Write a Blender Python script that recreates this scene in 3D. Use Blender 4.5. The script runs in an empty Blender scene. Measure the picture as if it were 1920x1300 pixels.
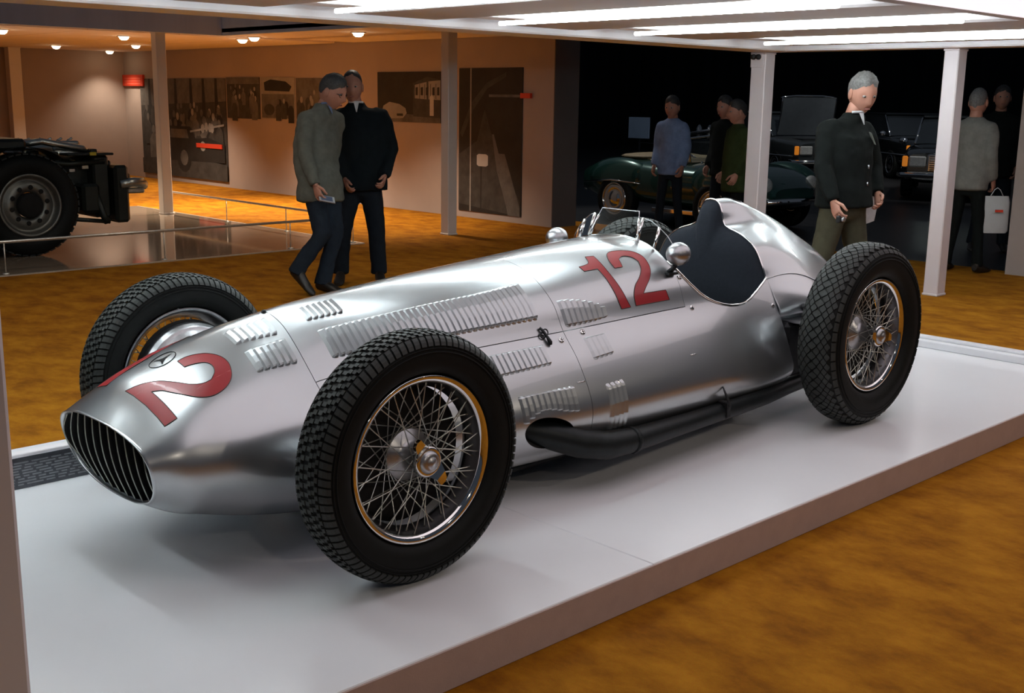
import bpy, bmesh, math, random
import numpy as np
from mathutils import Vector, Matrix
random.seed(7)
PI = math.pi
scene = bpy.context.scene
COL = scene.collection

# ------------------------------------------------------------------ camera
cam_d = bpy.data.cameras.new('camera'); cam = bpy.data.objects.new('camera', cam_d); COL.objects.link(cam)
cam_d.sensor_width = 36.0; cam_d.lens = 36.0 * 2159.57 / 1920.0; cam_d.clip_start = .05; cam_d.clip_end = 200
def cam_matrix(loc, yaw, pitch, roll):
    fw = Vector((math.cos(yaw)*math.cos(pitch), math.sin(yaw)*math.cos(pitch), math.sin(pitch)))
    r = fw.cross(Vector((0, 0, 1))).normalized(); u = r.cross(fw)
    c, s = math.cos(roll), math.sin(roll)
    r2 = c*r + s*u; u2 = -s*r + c*u
    m = Matrix(((r2.x, u2.x, -fw.x, loc[0]), (r2.y, u2.y, -fw.y, loc[1]), (r2.z, u2.z, -fw.z, loc[2]), (0, 0, 0, 1)))
    return m
cam.matrix_world = cam_matrix((-2.1419, -3.4144, 1.6104), .8072, -.2112, .0148)
scene.camera = cam

# ------------------------------------------------------------------ world, exposure
w = bpy.data.worlds.new('hall_darkness'); scene.world = w; w.use_nodes = True
w.node_tree.nodes['Background'].inputs[0].default_value = (.50, .60, .78, 1)
w.node_tree.nodes['Background'].inputs[1].default_value = .05
scene.view_settings.view_transform = 'Standard'; scene.view_settings.look = 'None'
scene.view_settings.gamma = 1.0; scene.view_settings.use_curve_mapping = False
scene.view_settings.exposure = 0.28
TUBE_POWER = 30.0        # fluorescent tubes in the canopy
STRIP_POWER = 0.85      # luminous canopy strips
NEAR_POWER = 0.76       # backlit fabric ceiling over the aisle
DOWN_POWER = 370.0       # warm downlights of the neighbouring stand
AISLE_POWER = 60.0      # downlights over the visitors' aisle, and the added walkway fills
HALL_POWER = 60.0       # spots over the cars in the dark hall

H = .128                # display platform height

# ------------------------------------------------------------------ materials
MATS = {}
def mat(name, col, rough=.6, metal=0., coat=0., coat_rough=.05, noise=0., nscale=8., bump=0., bscale=60., emit=None, estr=0., trans=0., ior=1.45, spec=.5, col2=None, stretch=None, sheen=0.):
    if name in MATS: return MATS[name]
    m = bpy.data.materials.new(name); m.use_nodes = True; MATS[name] = m
    nt = m.node_tree; b = nt.nodes['Principled BSDF']
    b.inputs['Base Color'].default_value = (*col, 1); b.inputs['Roughness'].default_value = rough
    b.inputs['Metallic'].default_value = metal; b.inputs['Coat Weight'].default_value = coat
    b.inputs['Coat Roughness'].default_value = coat_rough; b.inputs['IOR'].default_value = ior
    b.inputs['Specular IOR Level'].default_value = spec
    b.inputs['Transmission Weight'].default_value = trans
    if sheen: b.inputs['Sheen Weight'].default_value = sheen
    if emit: b.inputs['Emission Color'].default_value = (*emit, 1); b.inputs['Emission Strength'].default_value = estr
    if noise or bump:
        tc = nt.nodes.new('ShaderNodeTexCoord'); src = tc.outputs['Object']
        if stretch:
            mp = nt.nodes.new('ShaderNodeMapping'); mp.inputs['Scale'].default_value = stretch
            nt.links.new(src, mp.inputs['Vector']); src = mp.outputs['Vector']
    if noise:
        n = nt.nodes.new('ShaderNodeTexNoise'); n.inputs['Scale'].default_value = nscale; n.inputs['Detail'].default_value = 5; n.inputs['Roughness'].default_value = .6
        nt.links.new(src, n.inputs['Vector'])
        mx = nt.nodes.new('ShaderNodeMix'); mx.data_type = 'RGBA'
        c2 = col2 or tuple(max(0, c*(1-noise)) for c in col)
        mx.inputs[6].default_value = (*col, 1); mx.inputs[7].default_value = (*c2, 1)
        rp = nt.nodes.new('ShaderNodeValToRGB'); rp.color_ramp.elements[0].position = .35; rp.color_ramp.elements[1].position = .68
        nt.links.new(n.outputs['Fac'], rp.inputs['Fac']); nt.links.new(rp.outputs['Color'], mx.inputs[0])
        nt.links.new(mx.outputs[2], b.inputs['Base Color'])
    if bump:
        n2 = nt.nodes.new('ShaderNodeTexNoise'); n2.inputs['Scale'].default_value = bscale; n2.inputs['Detail'].default_value = 3
        nt.links.new(src, n2.inputs['Vector'])
        bp = nt.nodes.new('ShaderNodeBump'); bp.inputs['Strength'].default_value = bump; bp.inputs['Distance'].default_value = .01
        nt.links.new(n2.outputs['Fac'], bp.inputs['Height']); nt.links.new(bp.outputs['Normal'], b.inputs['Normal'])
    return m

M_silver = mat('silver_car_paint', (.45, .475, .49), rough=.31, metal=.92, coat=1., coat_rough=.012, bump=.012, bscale=900)
M_chrome = mat('chrome', (.78, .78, .77), rough=.07, metal=1., noise=.05, nscale=30)
M_spoke = mat('bright_wire', (.62, .63, .58), rough=.28, metal=1., noise=.1, nscale=40)
M_alloy = mat('dull_alloy', (.50, .51, .53), rough=.34, metal=1., noise=.2, nscale=25)
M_darkmetal = mat('dark_metal', (.035, .037, .04), rough=.5, metal=.6, noise=.3, nscale=15)
M_exhaust = mat('blued_exhaust_steel', (.014, .019, .021), rough=.45, metal=.5, noise=.35, nscale=14)
M_rubber = mat('tyre_rubber', (.006, .007, .0065), rough=.6, noise=.25, nscale=30, spec=.22)
M_tread = mat('tread_rubber', (.028, .032, .03), rough=.6, noise=.25, nscale=40, spec=.4)
M_red = mat('red_number_paint', (.33, .005, .010), rough=.4, coat=.2, coat_rough=.03, noise=.08, nscale=5)
M_redline = mat('dark_keyline_paint', (.035, .02, .012), rough=.5, noise=.1)
M_black = mat('matt_black', (.006, .006, .006), rough=.85, noise=.2)
M_navy = mat('navy_seat_cloth', (.011, .016, .026), rough=.9, noise=.25, nscale=60, bump=.25, bscale=500)
def thin_glass(name, tint, ior):
    m = bpy.data.materials.new(name); m.use_nodes = True; nt = m.node_tree; nt.nodes.remove(nt.nodes['Principled BSDF']); out = nt.nodes['Material Output']
    tr = nt.nodes.new('ShaderNodeBsdfTransparent'); tr.inputs[0].default_value = (*tint, 1); gl = nt.nodes.new('ShaderNodeBsdfGlossy'); gl.inputs['Roughness'].default_value = .03
    n = nt.nodes.new('ShaderNodeTexNoise'); n.inputs['Scale'].default_value = 6; rr_ = nt.nodes.new('ShaderNodeMapRange'); rr_.inputs[3].default_value = .015; rr_.inputs[4].default_value = .05
    nt.links.new(n.outputs['Fac'], rr_.inputs[0]); nt.links.new(rr_.outputs[0], gl.inputs['Roughness'])
    fr = nt.nodes.new('ShaderNodeLayerWeight'); fr.inputs[0].default_value = ior; mx = nt.nodes.new('ShaderNodeMixShader')
    nt.links.new(fr.outputs['Fresnel'], mx.inputs[0]); nt.links.new(tr.outputs[0], mx.inputs[1]); nt.links.new(gl.outputs[0], mx.inputs[2]); nt.links.new(mx.outputs[0], out.inputs[0]); return m
M_glass = thin_glass('windscreen_perspex', (.86, .90, .89), .13)
M_white = mat('white_lacquer', (.79, .80, .83), rough=.3, noise=.03, nscale=2, coat=.25, coat_rough=.04)
M_beam = mat('white_painted_steel', (.82, .79, .82), rough=.5, noise=.05, nscale=3)
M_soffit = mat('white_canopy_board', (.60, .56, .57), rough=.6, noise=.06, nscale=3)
M_edge = mat('shaded_platform_edge', (.47, .36, .34), rough=.5, noise=.08, nscale=14, bump=.05, bscale=200)  # brown-pink colour holds the edge's shade and orange carpet bounce
M_text = mat('grey_caption_board', (.085, .09, .105), rough=.55, noise=.2, nscale=60)
M_textink = mat('caption_ink', (.22, .23, .25), rough=.6, noise=.2, nscale=60)
M_wall = mat('taupe_wall_paint', (.37, .305, .275), rough=.85, noise=.08, nscale=1.5, bump=.05, bscale=120)
M_wallend = mat('dark_taupe_wall_end', (.10, .085, .08), rough=.85, noise=.08, nscale=2)  # the wall's taupe, made darker for the end face
M_ceil = mat('warm_white_ceiling_tile', (.82, .74, .72), rough=.8, noise=.06, nscale=4)
M_fascia = mat('slate_fascia_paint', (.58, .65, .80), rough=.4, noise=.2, nscale=2, stretch=(1, 1, .1))
M_trucksteel = mat('black_chassis_paint', (.019, .023, .019), rough=.35, metal=.3, noise=.4, nscale=6)
M_truckalu = mat('cast_aluminium', (.62, .62, .56), rough=.3, metal=1., noise=.3, nscale=9)
M_truckstage = mat('polished_tan_stage', (.30, .235, .175), rough=.09, noise=.12, nscale=1.2, coat=.4, coat_rough=.05)
M_rail = mat('brushed_steel_rail', (.72, .70, .64), rough=.35, metal=.8, noise=.1, nscale=30)
M_pane = mat('clear_barrier_glass', (.95, .98, .97), rough=.02, trans=1., ior=1.2, noise=.02)
M_hallfloor = mat('black_hall_floor', (.015, .015, .016), rough=.4, noise=.3, nscale=.5)
M_curtain = mat('black_stage_curtain', (.010, .012, .0125), rough=.95, noise=.3, nscale=2, stretch=(4, 4, .2))
M_redsign = mat('vermilion_sign', (.62, .05, .02), rough=.6, noise=.06, nscale=5)

def carpet_material():
    m = bpy.data.materials.new('ochre_carpet'); m.use_nodes = True; nt = m.node_tree; b = nt.nodes['Principled BSDF']
    b.inputs['Roughness'].default_value = .95; b.inputs['Specular IOR Level'].default_value = .1
    tc = nt.nodes.new('ShaderNodeTexCoord')
    mp = nt.nodes.new('ShaderNodeMapping'); mp.inputs['Rotation'].default_value = (0, 0, .5); mp.inputs['Scale'].default_value = (1.6, 1., 1)
    nt.links.new(tc.outputs['Object'], mp.inputs['Vector'])
    def noise(sc, det, rgh=.6):
        n = nt.nodes.new('ShaderNodeTexNoise'); n.inputs['Scale'].default_value = sc; n.inputs['Detail'].default_value = det; n.inputs['Roughness'].default_value = rgh
        nt.links.new(mp.outputs['Vector'], n.inputs['Vector']); return n
    big = noise(3.2, 6, .68); fib = noise(260, 2)
    rp = nt.nodes.new('ShaderNodeValToRGB'); e = rp.color_ramp.elements
    e[0].position = .33; e[0].color = (.24, .078, .005, 1); e[1].position = .66; e[1].color = (.50, .205, .012, 1)
    k = e.new(.5); k.color = (.38, .145, .007, 1)
    nt.links.new(big.outputs['Fac'], rp.inputs['Fac'])
    mx = nt.nodes.new('ShaderNodeMix'); mx.data_type = 'RGBA'; mx.blend_type = 'MULTIPLY'; mx.inputs[0].default_value = .45
    nt.links.new(rp.outputs['Color'], mx.inputs[6]); nt.links.new(fib.outputs['Color'], mx.inputs[7])
    nt.links.new(mx.outputs[2], b.inputs['Base Color'])
    bp = nt.nodes.new('ShaderNodeBump'); bp.inputs['Strength'].default_value = .5; bp.inputs['Distance'].default_value = .01
    ad = nt.nodes.new('ShaderNodeMath'); ad.operation = 'MULTIPLY_ADD'; ad.inputs[1].default_value = 2.0
    nt.links.new(big.outputs['Fac'], ad.inputs[0]); nt.links.new(fib.outputs['Fac'], ad.inputs[2])
    nt.links.new(ad.outputs[0], bp.inputs['Height']); nt.links.new(bp.outputs['Normal'], b.inputs['Normal'])
    return m
M_carpet = carpet_material()

# ------------------------------------------------------------------ mesh helpers
class MB:
    def __init__(s): s.v = []; s.f = []; s.mi = []; s.sm = []
    def add(s, v, f, mi=0, smooth=False):
        o = len(s.v); s.v += [tuple(map(float, q)) for q in v]
        for q in f: s.f.append(tuple(o+i for i in q)); s.mi.append(mi); s.sm.append(smooth)
        return s
    def box(s, a, b, mi=0, bev=0.):
        x0, y0, z0 = [min(p, q) for p, q in zip(a, b)]; x1, y1, z1 = [max(p, q) for p, q in zip(a, b)]
        if bev:
            e = min(bev, (x1-x0)/2.01, (y1-y0)/2.01, (z1-z0)/2.01)
            v = []
            for (z, i) in ((z0, e), (z0+e, 0), (z1-e, 0), (z1, e)):
                c = e
                v += [(x0+i+(c if not i else 0), y0+i, z), (x1-i-(c if not i else 0), y0+i, z), (x1-i, y0+i+(c if not i else 0), z), (x1-i, y1-i-(c if not i else 0), z), (x1-i-(c if not i else 0), y1-i, z), (x0+i+(c if not i else 0), y1-i, z), (x0+i, y1-i-(c if not i else 0), z), (x0+i, y0+i+(c if not i else 0), z)]
            f = [tuple(range(7, -1, -1)), tuple(range(24, 32))]
            for k in range(3):
                for i in range(8): j = (i+1) % 8; f.append((k*8+i, k*8+j, k*8+8+j, k*8+8+i))
            return s.add(v, f, mi)
        v = [(x0, y0, z0), (x1, y0, z0), (x1, y1, z0), (x0, y1, z0), (x0, y0, z1), (x1, y0, z1), (x1, y1, z1), (x0, y1, z1)]
        return s.add(v, [(3, 2, 1, 0), (4, 5, 6, 7), (0, 1, 5, 4), (1, 2, 6, 5), (2, 3, 7, 6), (3, 0, 4, 7)], mi)
    def obox(s, c, ax, ay, az, mi=0):   # oriented box: centre and three half-axis vectors
        c, ax, ay, az = map(Vector, (c, ax, ay, az)); v = []
        for k in (-1, 1):
            for (i, j) in ((-1, -1), (1, -1), (1, 1), (-1, 1)): v.append(c+ax*i+ay*j+az*k)
        return s.add(v, [(3, 2, 1, 0), (4, 5, 6, 7), (0, 1, 5, 4), (1, 2, 6, 5), (2, 3, 7, 6), (3, 0, 4, 7)], mi)
    def tube(s, pts, rad, n=8, mi=0, cap=True, smooth=True, closed=False):
        P = [Vector(p) for p in pts]; m = len(P)
        R = rad if isinstance(rad, (list, tuple)) else [rad]*m
        v = []; prev = None
        for i, p in enumerate(P):
            if closed: t = P[(i+1) % m]-P[i-1]
            else: t = P[min(i+1, m-1)]-P[max(i-1, 0)]
            t = t.normalized() if t.length > 1e-9 else Vector((0, 0, 1))
            if prev is None:
                a = t.orthogonal().normalized()
            else:
                a = prev - t*prev.dot(t); a = a.normalized() if a.length > 1e-6 else t.orthogonal().normalized()
            prev = a; b = t.cross(a)
            r = R[i]; rx, ry = r if isinstance(r, tuple) else (r, r)
            for k in range(n): an = 2*PI*k/n; v.append(p+a*math.cos(an)*rx+b*math.sin(an)*ry)
        f = []
        for i in range(m if closed else m-1):
            j = (i+1) % m
            for k in range(n): l = (k+1) % n; f.append((i*n+k, i*n+l, j*n+l, j*n+k))
        if cap and not closed: f += [tuple(range(n-1, -1, -1)), tuple((m-1)*n+k for k in range(n))]
        return s.add(v, f, mi, smooth)
    def lathe(s, prof, c, axis='y', n=32, mi=0, smooth=True, closed=False, a0=0.):
        # prof: list of (radius, offset along axis)
        c = Vector(c); v = []
        for (r, o) in prof:
            for k in range(n):
                a = a0+2*PI*k/n; x, y = r*math.cos(a), r*math.sin(a)
                v.append(c+Vector({'y': (x, o, y), 'x': (o, x, y), 'z': (x, y, o)}[axis]))
        f = []; m = len(prof)
        for i in range(m if closed else m-1):
            j = (i+1) % m
            for k in range(n): l = (k+1) % n; f.append((i*n+k, i*n+l, j*n+l, j*n+k))
        return s.add(v, f, mi, smooth)
    def ell(s, c, r, n=12, m=8, mi=0, rot=None):
        c = Vector(c); v = [(0, 0, -1)]; 
        for i in range(1, m):
            ph = -PI/2+PI*i/m
            for k in range(n): a = 2*PI*k/n; v.append((math.cos(ph)*math.cos(a), math.cos(ph)*math.sin(a), math.sin(ph)))
        v.append((0, 0, 1)); out = []
        for q in v:
            p = Vector((q[0]*r[0], q[1]*r[1], q[2]*r[2]))
            if rot is not None: p = rot @ p
            out.append(c+p)
        f = [(0, 1+(k+1) % n, 1+k) for k in range(n)]
        for i in range(m-2):
            for k in range(n): l = (k+1) % n; f.append((1+i*n+k, 1+i*n+l, 1+i*n+n+l, 1+i*n+n+k))
        t = len(v)-1; f += [(1+(m-2)*n+k, 1+(m-2)*n+(k+1) % n, t) for k in range(n)]
        return s.add(out, f, mi, True)
    def prism(s, pts, a, b, mi=0):      # pts: list of 3D points of a planar polygon; extruded from +a to +b
        n = len(pts); a = Vector(a); b = Vector(b)
        v = [Vector(p)+a for p in pts]+[Vector(p)+b for p in pts]
        f = [tuple(range(n-1, -1, -1)), tuple(range(n, 2*n))]+[(i, (i+1) % n, n+(i+1) % n, n+i) for i in range(n)]
        return s.add(v, f, mi)
    def grid(s, G, mi=0, smooth=True, closed_j=False):
        a = len(G); b = len(G[0]); v = [p for r in G for p in r]; f = []
        for i in range(a-1):
            for j in range(b if closed_j else b-1):
                k = (j+1) % b; f.append((i*b+j, i*b+k, i*b+b+k, i*b+b+j))
        return s.add(v, f, mi, smooth)
    def mesh(s, name, mats, fix=True):
        me = bpy.data.meshes.new(name); me.from_pydata(s.v, [], s.f)
        for m in (mats if isinstance(mats, (list, tuple)) else [mats]): me.materials.append(m)
        me.polygons.foreach_set('material_index', s.mi); me.polygons.foreach_set('use_smooth', s.sm)
        if fix:
            bm = bmesh.new(); bm.from_mesh(me); bmesh.ops.recalc_face_normals(bm, faces=bm.faces); bm.to_mesh(me); bm.free()
        me.update(); return me
    def build(s, name, mats, parent=None, base=None, fix=True):
        return link(name, s.mesh(name, mats, fix), parent, base)
def link(name, me, parent=None, base=None):
    o = bpy.data.objects.new(name, me); COL.objects.link(o)
    if parent is not None:
        o.parent = parent
        if base is not None: o.matrix_parent_inverse = Matrix.Translation(-Vector(base))
    return o
def origin_to(o, p):        # move an object's origin without moving its mesh
    p = Vector(p); o.data.transform(Matrix.Translation(-p)); o.location = p; return o
def tag(o, label=None, cat=None, group=None, kind=None):
    if label: o['label'] = label
    if cat: o['category'] = cat
    if group: o['group'] = group
    if kind: o['kind'] = kind
    return o
def thing(name, loc, label, cat, group=None, rz=0.):
    o = bpy.data.objects.new(name, None); COL.objects.link(o); o.location = loc; o.rotation_euler = (0, 0, rz); o.empty_display_size = .1
    return tag(o, label, cat, group)
def copy_tree(o, parent=None):
    c = o.copy(); COL.objects.link(c)
    if parent is not None: c.parent = parent
    for ch in list(o.children): copy_tree(ch, c)
    return c
def structure(name, mb, m, label=None):
    return tag(mb.build(name, m), label, kind='structure')
# ================================================================== SETTING
structure('floor', MB().box((-7, -9, -.06), (9.36, 19.4, 0)), M_carpet, 'mottled ochre carpet covering the exhibition stand floor')
structure('floor_hall', MB().box((9.36, -12, -.06), (36, 34, -.004)), M_hallfloor, 'black floor of the dark hall behind the stand')
cur = []
for i in range(241):
    y = -12+46*i/240; cur.append([(34+.12*math.sin(i*1.9)+.05*math.sin(i*.7), y, 0), (34+.12*math.sin(i*1.9)+.05*math.sin(i*.7), y, 9)])
structure('wall_far', MB().grid(cur), M_curtain, 'black curtain closing off the dark hall')
cs2 = []
for i in range(131):
    x = 9.4+24.6*i/130; yy = 27+.12*math.sin(i*1.9); cs2.append([(x, yy, 0), (x, yy, 9)])
structure('wall_hall', MB().grid(cs2), M_curtain, 'black curtain along the side of the dark hall')
structure('wall_back', MB().box((8.5, 7.0, 0), (8.93, 19.35, 2.56)), M_wall, 'taupe partition wall hung with photographs')
structure('trim_1', MB().box((8.497, 6.985, 0), (8.94, 7.0, 2.56)), M_wallend, 'dark end face of the taupe partition')
structure('wall_left', MB().box((1.0, 19.0, 0), (8.5, 19.35, 2.56)), M_wall, 'taupe side wall behind the truck chassis')
structure('wall_right', MB().box((9.14, -5, 0), (9.34, 1.37, 2.5)), M_wall, 'taupe wall end at the right of the aisle')
# neighbouring stand ceiling: slab with panels, L-shaped, slate fascia round its edge
CZ = 2.42
ceil_o = structure('ceiling', MB().box((-1, 11.2, CZ+.03), (8.5, 19.0, CZ+.08)).box((6.2, 5.2, CZ+.03), (8.5, 11.2, CZ+.08)), M_ceil, 'warm lit ceiling of the neighbouring stand')
pm = MB().box((0, 0, 0), (1.285, 1.185, .03), bev=.004).mesh('ceiling_panel', M_ceil)
for i in range(7):
    for j in range(6):
        o = link('ceiling_panel', pm, ceil_o); o.location = (-.62+1.3*i, 11.7+1.2*j, CZ)
for i in range(2):
    for j in range(5):
        o = link('ceiling_panel', pm, ceil_o); o.location = (6.25+1.3*i-(.35 if i else .0), 5.25+1.2*j, CZ)
structure('trim_2', MB().box((-1, 11.12, CZ-.01), (6.28, 11.2, CZ+.62)), M_fascia, 'slate fascia edging the neighbouring ceiling')
structure('trim_3', MB().box((6.2, 5.1, CZ-.01), (6.28, 11.12, CZ+.62)), M_fascia, 'slate fascia return towards the car')
# downlights
M_lamp = mat('warm_lamp_glass', (1, .9, .75), rough=.3, emit=(1, .80, .50), estr=16, noise=.02)
dl = [((3.82, 12.64), 'bright downlight at the left picture edge above the truck'), ((8.0, 18.5), 'farthest small downlight in the left wall corner'), ((6.37, 17.07), 'small downlight above the lit patch of the left wall'),
      ((5.54, 12.7), 'front one of the paired downlights above the truck nose'), ((7.05, 15.44), 'rear one of the paired downlights above the truck nose'), ((6.98, 11.9), 'larger left bulb of the twin downlights above the two men'),
      ((6.75, 11.2), 'smaller right bulb of the twin downlights above the two men'), ((6.85, 8.88), 'single downlight nearest the white column and canopy beam')]
for (x, y), lab in dl:
    t = thing('downlight', (x, y, CZ), lab, 'light', 'warm ceiling downlights')
    MB().lathe([(.095, 0), (.1, -.012), (.078, -.014), (.072, .0)], (0, 0, 0), 'z', 20).build('ring', M_beam, t)
    MB().lathe([(.001, -.062), (.035, -.058), (.06, -.04), (.07, -.012), (.07, 0)], (0, 0, 0), 'z', 18).build('bulb', M_lamp, t)
    ld = bpy.data.lights.new('downlight_beam', 'SPOT'); ld.energy = DOWN_POWER; ld.color = (1, .80, .60); ld.spot_size = 1.9; ld.spot_blend = .8; ld.shadow_soft_size = .06
    if y > 16: ld.energy *= .22
    lo = bpy.data.objects.new('downlight_beam', ld); COL.objects.link(lo); lo.parent = t; lo.location = (0, 0, -.08)

# aisle downlights on a slim track behind and beside the viewer, plus three added fills brightening the far carpet
for i, (x, y, lab) in enumerate(((-1.6, -4.3, 'aisle track downlight near the front of the platform'), (.8, -4.3, 'aisle track downlight level with the front wheels'), (3.2, -4.3, 'aisle track downlight level with the cockpit'), (5.6, -4.3, 'aisle track downlight beyond the rear wheels'),
        (-1.2, 5.0, 'added fill lamp over the carpet before the truck wheel'), (1.6, 5.0, 'added fill lamp over the carpet before the truck bumper'), (4.6, 5.6, 'added fill lamp over the carpet beside the two men'))):
    t = thing('track_light', (x, y, 2.75 if y < 0 else 3.0), lab, 'light', 'aisle track downlights')
    MB().lathe([(.001, .16), (.06, .16), (.07, .14), (.07, 0), (.06, 0), (.055, .03), (.001, .03)], (0, 0, 0), 'z', 20).build('lamp_can', M_darkmetal, t)
    MB().lathe([(.055, .01), (.03, .004), (.001, .002)], (0, 0, 0), 'z', 20).build('lamp_lens', M_lamp, t)
    MB().tube([(0, 0, .16), (0, 0, .6)], .012, 8).build('drop_rod', M_darkmetal, t)
    ld = bpy.data.lights.new('track_beam', 'SPOT'); ld.energy = AISLE_POWER*(1 if y < 0 else .9); ld.color = (1, .84, .68); ld.spot_size = 2.3; ld.spot_blend = .7; ld.shadow_soft_size = .05
    lo = bpy.data.objects.new('track_beam', ld); COL.objects.link(lo); lo.parent = t; lo.location = (0, 0, -.02); lo.rotation_euler = (.18 if y < 0 else 0, 0, 0)

# ------------------------------------------------------------------ display platform
PX0, PX1, PYN, PYF = -1.75, 4.72, -1.182, 1.02
pf = thing('display_platform', (1.4, 0, 0), 'low glossy white display platform under the silver racing car', 'platform'); PB = (1.4, 0, 0)
MB().box((PX0+.02, PYN+.02, 0), (PX1-.02, PYF-.02, H-.02)).build('base', M_beam, pf, PB)
for a, b in ((PX0, .6505), (.6535, PX1)):
    MB().box((a, PYN, H-.02), (b, PYF, H), bev=.003).build('top_panel', M_white, pf, PB)
MB().box((PX0, PYN-.004, 0), (PX1, PYN+.012, H-.004), bev=.002).build('edge_board', M_edge, pf, PB)
MB().box((PX1-.012, PYN+.012, 0), (PX1+.004, PYF, H-.004), bev=.002).build('edge_board', M_edge, pf, PB)
MB().box((PX0-.004, PYN+.012, 0), (PX0+.012, PYF, H-.004), bev=.002).build('edge_board', M_edge, pf, PB)
MB().box((PX1-.115, PYN+.0, H), (PX1, PYF, H+.045), bev=.004).box((PX1-.06, PYN, H+.045), (PX1, PYF, H+.062), bev=.003).build('end_lip', M_white, pf, PB)
# far caption rail: white lip with a grey slanted caption board on its inner face
yb = .90
MB().prism([(PX0, yb+.03, H), (PX0, PYF, H), (PX0, PYF, H+.125), (PX0, yb+.075, H+.125)], (0, 0, 0), (PX1-.12-PX0, 0, 0)).build('caption_rail', M_white, pf, PB)
cb = MB().prism([(PX0+.01, yb-.002, H+.001), (PX0+.01, yb+.03, H+.001), (PX0+.01, yb+.072, H+.112), (PX0+.01, yb+.048, H+.112)], (0, 0, 0), (PX1-.14-PX0, 0, 0)).build('caption_board', M_text, pf, PB)
MB().box((PX0, yb+.03, H+.113), (PX1-.12, yb+.076, H+.128), bev=.003).build('rail_lip', M_beam, pf, PB)
tx = MB()
for r in range(9):
    x = PX0+.05
    k = .1+.085*r; z = H+.111*k+.002; y = yb-.002+.05*k-.002
    while x < 1.2:
        l = random.uniform(.02, .07); tx.add([(x, y, z), (x+l, y, z), (x+l, y+.0022, z+.005), (x, y+.0022, z+.005)], [(0, 1, 2, 3)]); x += l+.012
tag(tx.build('caption_text', M_textink, cb, PB), kind='stuff') if False else tx.build('caption_text', M_textink, pf, PB)

# ------------------------------------------------------------------ light canopy over the car
KZ = 2.08
M_strip = mat('luminous_canopy_strip', (1, 1, 1), rough=.5, emit=(.88, .98, 1), estr=STRIP_POWER, noise=.01)
M_tube = mat('fluorescent_tube', (1, 1, 1), rough=.5, emit=(.86, .97, 1), estr=TUBE_POWER, noise=.01)
M_near = mat('backlit_ceiling_fabric', (.8, .74, .76), rough=.7, emit=(1, .92, .99), estr=NEAR_POWER, noise=.01)
LZ = KZ+.045            # underside of the boards, a little above the frame
gaps = [(-2.2, -1.55), (-.9, -.25), (.40, 1.05), (1.68, 2.31), (3.0, 3.65), (4.36, 5.08), (5.93, 6.90)]
cn = thing('light_canopy', (2.5, 1.2, KZ), 'white louvred light canopy hanging over the silver racing car', 'canopy'); KB = (2.5, 1.2, KZ)
MB().box((-3.0, 2.75, KZ), (7.4, 3.14, KZ+.22), bev=.012).build('long_beam', M_beam, cn, KB)
MB().box((7.14, -.40, KZ), (7.4, 2.75, KZ+.22), bev=.012).build('end_beam', M_beam, cn, KB)
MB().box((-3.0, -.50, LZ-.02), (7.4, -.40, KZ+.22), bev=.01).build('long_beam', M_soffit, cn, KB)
MB().box((-3.0, -.39, LZ+.13), (7.14, 2.745, LZ+.16)).build('lid', M_beam, cn, KB)
edges = [-3.0]+[e for g in gaps for e in g]+[7.13]
for i in range(0, len(edges), 2):
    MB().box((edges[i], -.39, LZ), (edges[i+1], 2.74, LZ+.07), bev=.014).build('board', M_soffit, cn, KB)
for a, b in gaps:
    MB().box((a, -.15, LZ+.03), (b, 2.5, LZ+.1)).build('luminous_strip', M_strip, cn, KB)
    MB().tube([((a+b)/2, -.10, LZ-.015), ((a+b)/2, 2.46, LZ-.015)], .014, 8).build('tube_lamp', M_tube, cn, KB)
    MB().box((a, 2.505, LZ+.03), (b, 2.74, LZ+.1)).build('strip_end_panel', M_beam, cn, KB)
    MB().box((a, -.39, LZ+.03), (b, -.155, LZ+.1)).build('strip_end_panel', M_beam, cn, KB)
nc = structure('ceiling_aisle', MB().box((-.6, -2.1, LZ-.02), (9.3, -.51, LZ+.02)), M_near, 'softly backlit pinkish ceiling above the aisle')

# ------------------------------------------------------------------ columns
def column(x0, x1, y0, y1, z1, m, lab, z0=0., extra=False):
    t = thing('column', ((x0+x1)/2, (y0+y1)/2, z0), lab, 'column'); b = ((x0+x1)/2, (y0+y1)/2, z0)
    MB().box((x0, y0, z0), (x1, y1, z1), bev=.008).build('shaft', m, t, b)
    MB().box((x0-.006, y0-.006, z0), (x1+.006, y1+.006, z0+.02), bev=.004).build('foot_plate', m, t, b)
    MB().box((x0-.006, y0-.006, z1-.02), (x1+.006, y1+.006, z1), bev=.004).build('head_plate', m, t, b)
    if extra:
        MB().box((x0-.008, y1-.13, z1-.14), (x0, y1, z1-.02), bev=.002).build('bracket', m, t, b)
        for k in range(2):
            MB().lathe([(.001, -.03), (.022, -.026), (.026, -.01), (.026, 0)], (x0-.008, y1-.035-.055*k, z1-.045), 'x', 14).build('bolt', M_darkmetal, t, b)
M_col = mat('white_column_paint', (.68, .62, .64), rough=.5, noise=.04, nscale=3)
M_colgrey = mat('grey_column_paint', (.70, .66, .62), rough=.55, noise=.05, nscale=3)
column(7.2, 7.36, 2.98, 3.14, KZ, M_col, 'white canopy column behind the cockpit with two dark bolts at its top', extra=True)
column(7.29, 7.44, 1.15, 1.28, KZ, M_col, 'white canopy column right of the rear wheel on the carpet')
column(-1.56, -1.405, -1.33, -1.19, KZ+.1, M_col, 'nearest column cut off by the left edge of the picture')
column(6.86, 7.0, 7.13, 7.27, CZ, M_colgrey, 'grey column in front of the photograph wall right of the two men')
column(5.27, 5.41, 11.21, 11.35, CZ, M_colgrey, 'grey column standing in the polished truck stage', z0=.012)
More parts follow.
